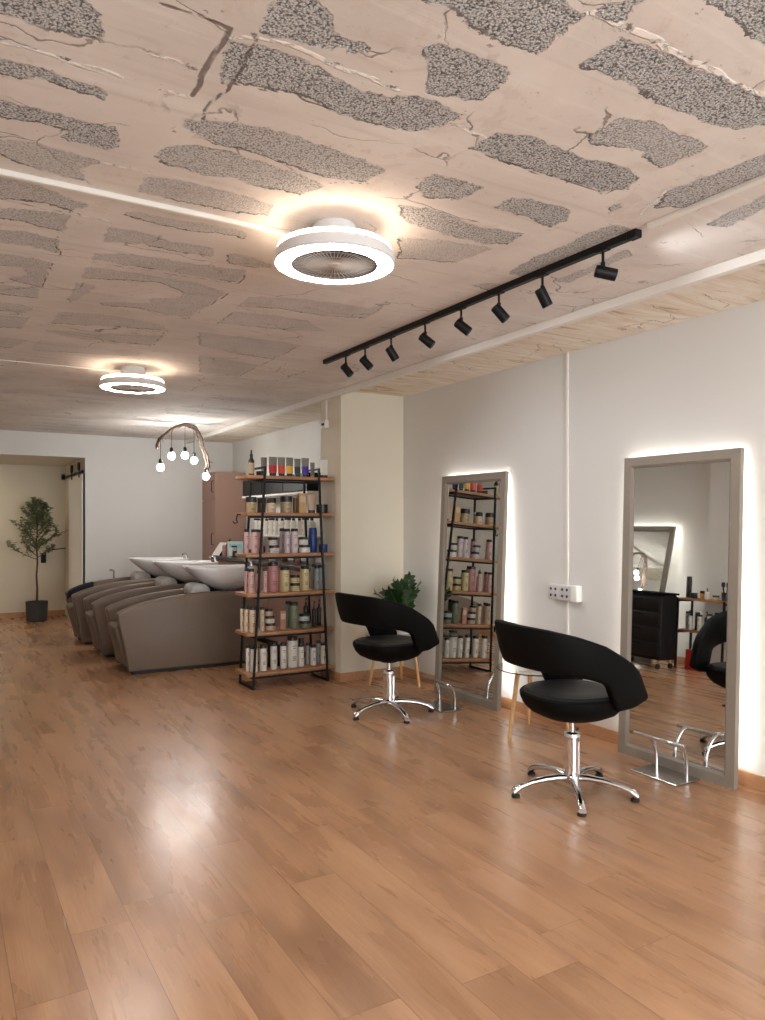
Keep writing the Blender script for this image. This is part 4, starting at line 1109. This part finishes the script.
tx, ty = 1.24, 11.75
t = thing('olive_tree', 'slender olive tree in a charcoal pot in the alcove', 'tree', (tx, ty, 0))
MB().lathe([(0, 0), (.125, 0), (.14, .01), (.147, .26), (.150, .27), (.147, .28), (.135, .275), (.13, .24), (0, .24)], seg=36).build('pot', POT, t)
MB().lathe([(0, .252), (.06, .25), (.131, .242), (0, .238)], seg=24).build('soil', SOIL, t)
rt = random.Random(5)
trunk, leaves = MB(), MB()
lead = [Vector(p) for p in [(0, 0, .24), (.006, 0, .45), (-.004, .004, .65), (.008, 0, .82), (.004, .0, .95), (-.006, .01, 1.10), (.008, 0, 1.28), (-.004, .01, 1.46), (.004, 0, 1.60), (.012, 0, 1.70)]]
trunk.tube(lead, [.016, .014, .013, .012, .011, .010, .008, .006, .004, .002], 8)
def leafy(p0, d, L, r, lv):
    pts = [p0]; q = p0; dd = d.normalized(); n = 6
    for i in range(n):
        dd = (dd + Vector((rt.uniform(-.14, .14), rt.uniform(-.14, .14), rt.uniform(-.03, .13)))).normalized(); q = q + dd * L / n; pts.append(q)
    trunk.tube(pts, [r * (1 - .7 * i / n) for i in range(n + 1)], 6)
    if lv:
        for k in range(5):
            j = rt.randint(2, n); a = rt.uniform(0, 2 * PI)
            leafy(pts[j], dd * .7 + Vector((math.cos(a), math.sin(a), rt.uniform(0, .8))) * .7, L * rt.uniform(.35, .55), r * .5, lv - 1)
    for j in range(2 if lv else 1, n + 1):
        for k in range(3):
            a = rt.uniform(0, 2 * PI); d2 = Vector((math.cos(a), math.sin(a), rt.uniform(-.4, .7)))
            leaflet(leaves, pts[j], d2, Vector((rt.uniform(-.5, .5), rt.uniform(-.5, .5), 1)), rt.uniform(.038, .064), rt.uniform(.010, .016), .1)
for k in range(26):
    q = k / 25; z = .90 + .72 * q; a = k * 2.4 + rt.uniform(-.3, .3)
    L = (.26 + .10 * math.sin(min(1, q * 2.2) * PI / 2)) * (1 - .68 * max(0, q - .25) / .75)
    leafy(Vector((0, 0, z)), Vector((math.cos(a), math.sin(a), .55 + .5 * q)), L, .006 - .003 * q, 1)
leafy(Vector((.01, 0, 1.66)), Vector((0, 0, 1)), .10, .002, 0)
leafy(Vector((0, 0, .88)), Vector((-.9, -.2, .25)), .36, .006, 1)
trunk.build('trunk', BARK, t); leaves.build('leaves', LEAF_OLIVE, t)
t = thing('wall_hook', 'small black hook with bar on the alcove wall behind the olive tree', 'hook', (0, 0, 0))
hx = x_at(43.5, 12.28)
MB().box(hx - .035, hx + .035, 12.265, 12.30, .80, .95, .006).build('plate', BLK_METAL, t)
MB().tube([(hx + .0, 12.26, .93), (hx + .05, 12.235, .99), (hx + .30, 12.235, 1.02), (hx + .32, 12.235, .97)], .008, 8).build('bar', BLK_METAL, t)

# ------------------------------------------------------------------ outlets on the right wall
t = thing('wall_outlet', 'white double power outlet block on the right wall between the mirrors', 'outlet', (XR, 3.775, .925))
MB().box(-.045, 0, -.09, .125, -.052, .052, .006).build('housing', mat('outlet_white', (216, 214, 210), .4), t)
MB().box(-.05, 0, -.15, -.089, -.054, .054, .006).build('end_cover', mat('outlet_end', (240, 240, 238), .35), t)
for yc in (.072, -.037):
    s_ = MB().box(-.049, -.044, yc - .05, yc + .05, -.046, .046, .003).build('socket_plate', mat('outlet_plate', (196, 196, 196), .4), t)
    h_ = MB()
    for dy in (-.022, .022):
        for dz in (-.022, .022): h_.cyl((-.0505, yc + dy, dz), (-.048, yc + dy, dz), .010, seg=14)
    h_.build('pin_holes', mat('outlet_holes', (60, 58, 56), .7), s_)

# ------------------------------------------------------------------ across the room: what the mirror shows
t = thing('salon_trolley', 'black salon trolley standing before the opposite mirror, seen in the nearest mirror', 'trolley', (.18, 5.78, 0), 0)
MB().box(-.14, .14, -.35, .26, .10, .82, .02, 3).build('body', BLK_METAL, t)
MB().box(-.155, .155, -.365, .275, .821, .845, .011, 3).build('tray', LEATHER, t)
for k in range(4):
    z = .14 + k * .165
    d_ = MB().box(.141, .152, -.335, .245, z, z + .155, .006).build('drawer', mat('trolley_drawer', (10, 10, 11), .4), t)
    MB().box(.1525, .157, -.11, .02, z + .12, z + .135, .003, 1).build('pull', BLK_METAL, d_)
for sx in (-.11, .11):
    for sy in (-.31, .22):
        c_ = MB().cyl((sx, sy, .098), (sx, sy, .055), .010, seg=10).build('caster', CHROME, t)
        MB().tube([(sx, sy - .012, .03), (sx, sy + .012, .03)], .03, 18).build('wheel', RUBBER, c_)
t = thing('console_shelf', 'black framed two-board console shelf opposite, seen in the nearest mirror', 'shelf', (0, 0, 0))
SX0, SX1, SY0, SY1 = -.33, -.05, 4.93, 5.50
b = MB()
for y in (SY0, SY1):
    for x in (SX0 + .01, SX1 - .01): b.box(x - .01, x + .01, y - .01, y + .01, 0, .80)
    for z in (.42, .775): b.box(SX0, SX1, y - .009, y + .009, z - .02, z - .001)
b.build('frame', BLK_METAL, t, smooth=False)
for z in (.42, .775): MB().box(SX0, SX1, SY0 + .011, SY1 - .011, z, z + .025, .003).build('board', OAK, t)
kinds = [('bottle', 'silver', .20), ('pump', 'white', .22), ('bottle', 'black', .20), ('bottle', 'white', .18), ('pump', 'black', .22), ('bottle', 'white', .20), ('bottle', 'silver', .22), ('bottle', 'black', .18), ('bottle', 'white', .21)]
CN = dict(silver='grey', white='white', black='black')
for k, (kd, cc, hh) in enumerate(kinds):
    product(kd, '%s %s, %s from the left on the lower board of the reflected console shelf' % (CN[cc], 'pump bottle' if kd == 'pump' else 'bottle', ['first', 'second', 'third', 'fourth', 'fifth', 'sixth', 'seventh', 'eighth', 'ninth'][k]),
            -.17 + .04 * (k % 2), SY1 - .06 - k * .06, .4455, .055, hh, cc, 'bottles on the reflected console shelf', 'black', 0)
tops = [('bottle', 'black', .24, .06, 'tall black bottle with pale band on the reflected console top'), ('jar', 'black', .06, .08, 'low black jar on the reflected console top'), ('jar', 'amber', .09, .05, 'amber jar on the reflected console top'),
        ('pump', 'white', .12, .05, 'small white pump bottle on the reflected console top'), ('jar', 'beige', .05, .07, 'low beige jar on the reflected console top')]
for k, (kd, cc, hh, ww, ds) in enumerate(tops):
    product(kd, ds, -.18 + .03 * (k % 2), SY1 - .05 - k * .085, .8005, ww, hh, cc, 'items on the reflected console top', 'black', 0)
t = thing('brush_cup', 'black cup of brushes at the right end of the reflected console top', 'brush cup', (-.18, 5.00, .8005))
MB().lathe([(0, 0), (.035, 0), (.04, .09), (.036, .09), (.032, .008), (0, .008)], seg=20).build('cup', PK['black'], t)
for k in range(4):
    a = k * 1.7; br = MB().tube([(.01 * math.cos(a), .01 * math.sin(a), .01), (.035 * math.cos(a), .035 * math.sin(a), .15)], .006, 8).build('brush_handle', PK['black'], t)
    MB().lathe([(0, 0), (.014, .005), (.017, .03), (.014, .055), (0, .06)], c=(.036 * math.cos(a), .036 * math.sin(a), .145), seg=12).build('bristles', PK['black'], br)
o = MB().box(-.24, -.12, 5.30, 5.42, 0, .22, .004).build('red_carton', PK['red']); tag(o, 'red carton on the floor beside the reflected trolley', 'box')

# ------------------------------------------------------------------ camera, light balance
cam = bpy.data.cameras.new('camera'); L = bpy.data.lights.new('window_fill', 'AREA'); L.shape = 'RECTANGLE'; L.size = 3.3; L.size_y = 2.25; L.energy = REAR_FILL; L.color = (.90, .97, 1)
lo = bpy.data.objects.new('window_fill', L); C.objects.link(lo); lo.location = (1.775, YF - .16, 1.27); lo.rotation_euler = (PI / 2, 0, 0)  # added area light: fill from behind the camera through the assumed window
co = bpy.data.objects.new('camera', cam); C.objects.link(co)
co.location = (0, 0, H); co.rotation_euler = (PI / 2, 0, -TH)
cam.sensor_fit = 'HORIZONTAL'; cam.sensor_width = 36; cam.lens = F / 765 * 36
cam.shift_y = (HOR - 510) / 765; cam.clip_start = .02
sc = bpy.context.scene; sc.camera = co
w = bpy.data.worlds.new('world'); sc.world = w; w.use_nodes = True
w.node_tree.nodes['Background'].inputs[0].default_value = (.90, .97, 1, 1); w.node_tree.nodes['Background'].inputs[1].default_value = .4
sc.view_settings.view_transform = 'Standard'; sc.view_settings.look = 'None'; sc.view_settings.gamma = 1
sc.view_settings.use_curve_mapping = False; sc.view_settings.exposure = 1.30
sc.cycles.use_denoising = True; sc.cycles.max_bounces = 10; sc.cycles.diffuse_bounces = 6; sc.cycles.glossy_bounces = 6
sc.cycles.sample_clamp_indirect = 4; sc.cycles.caustics_reflective = False; sc.cycles.caustics_refractive = False
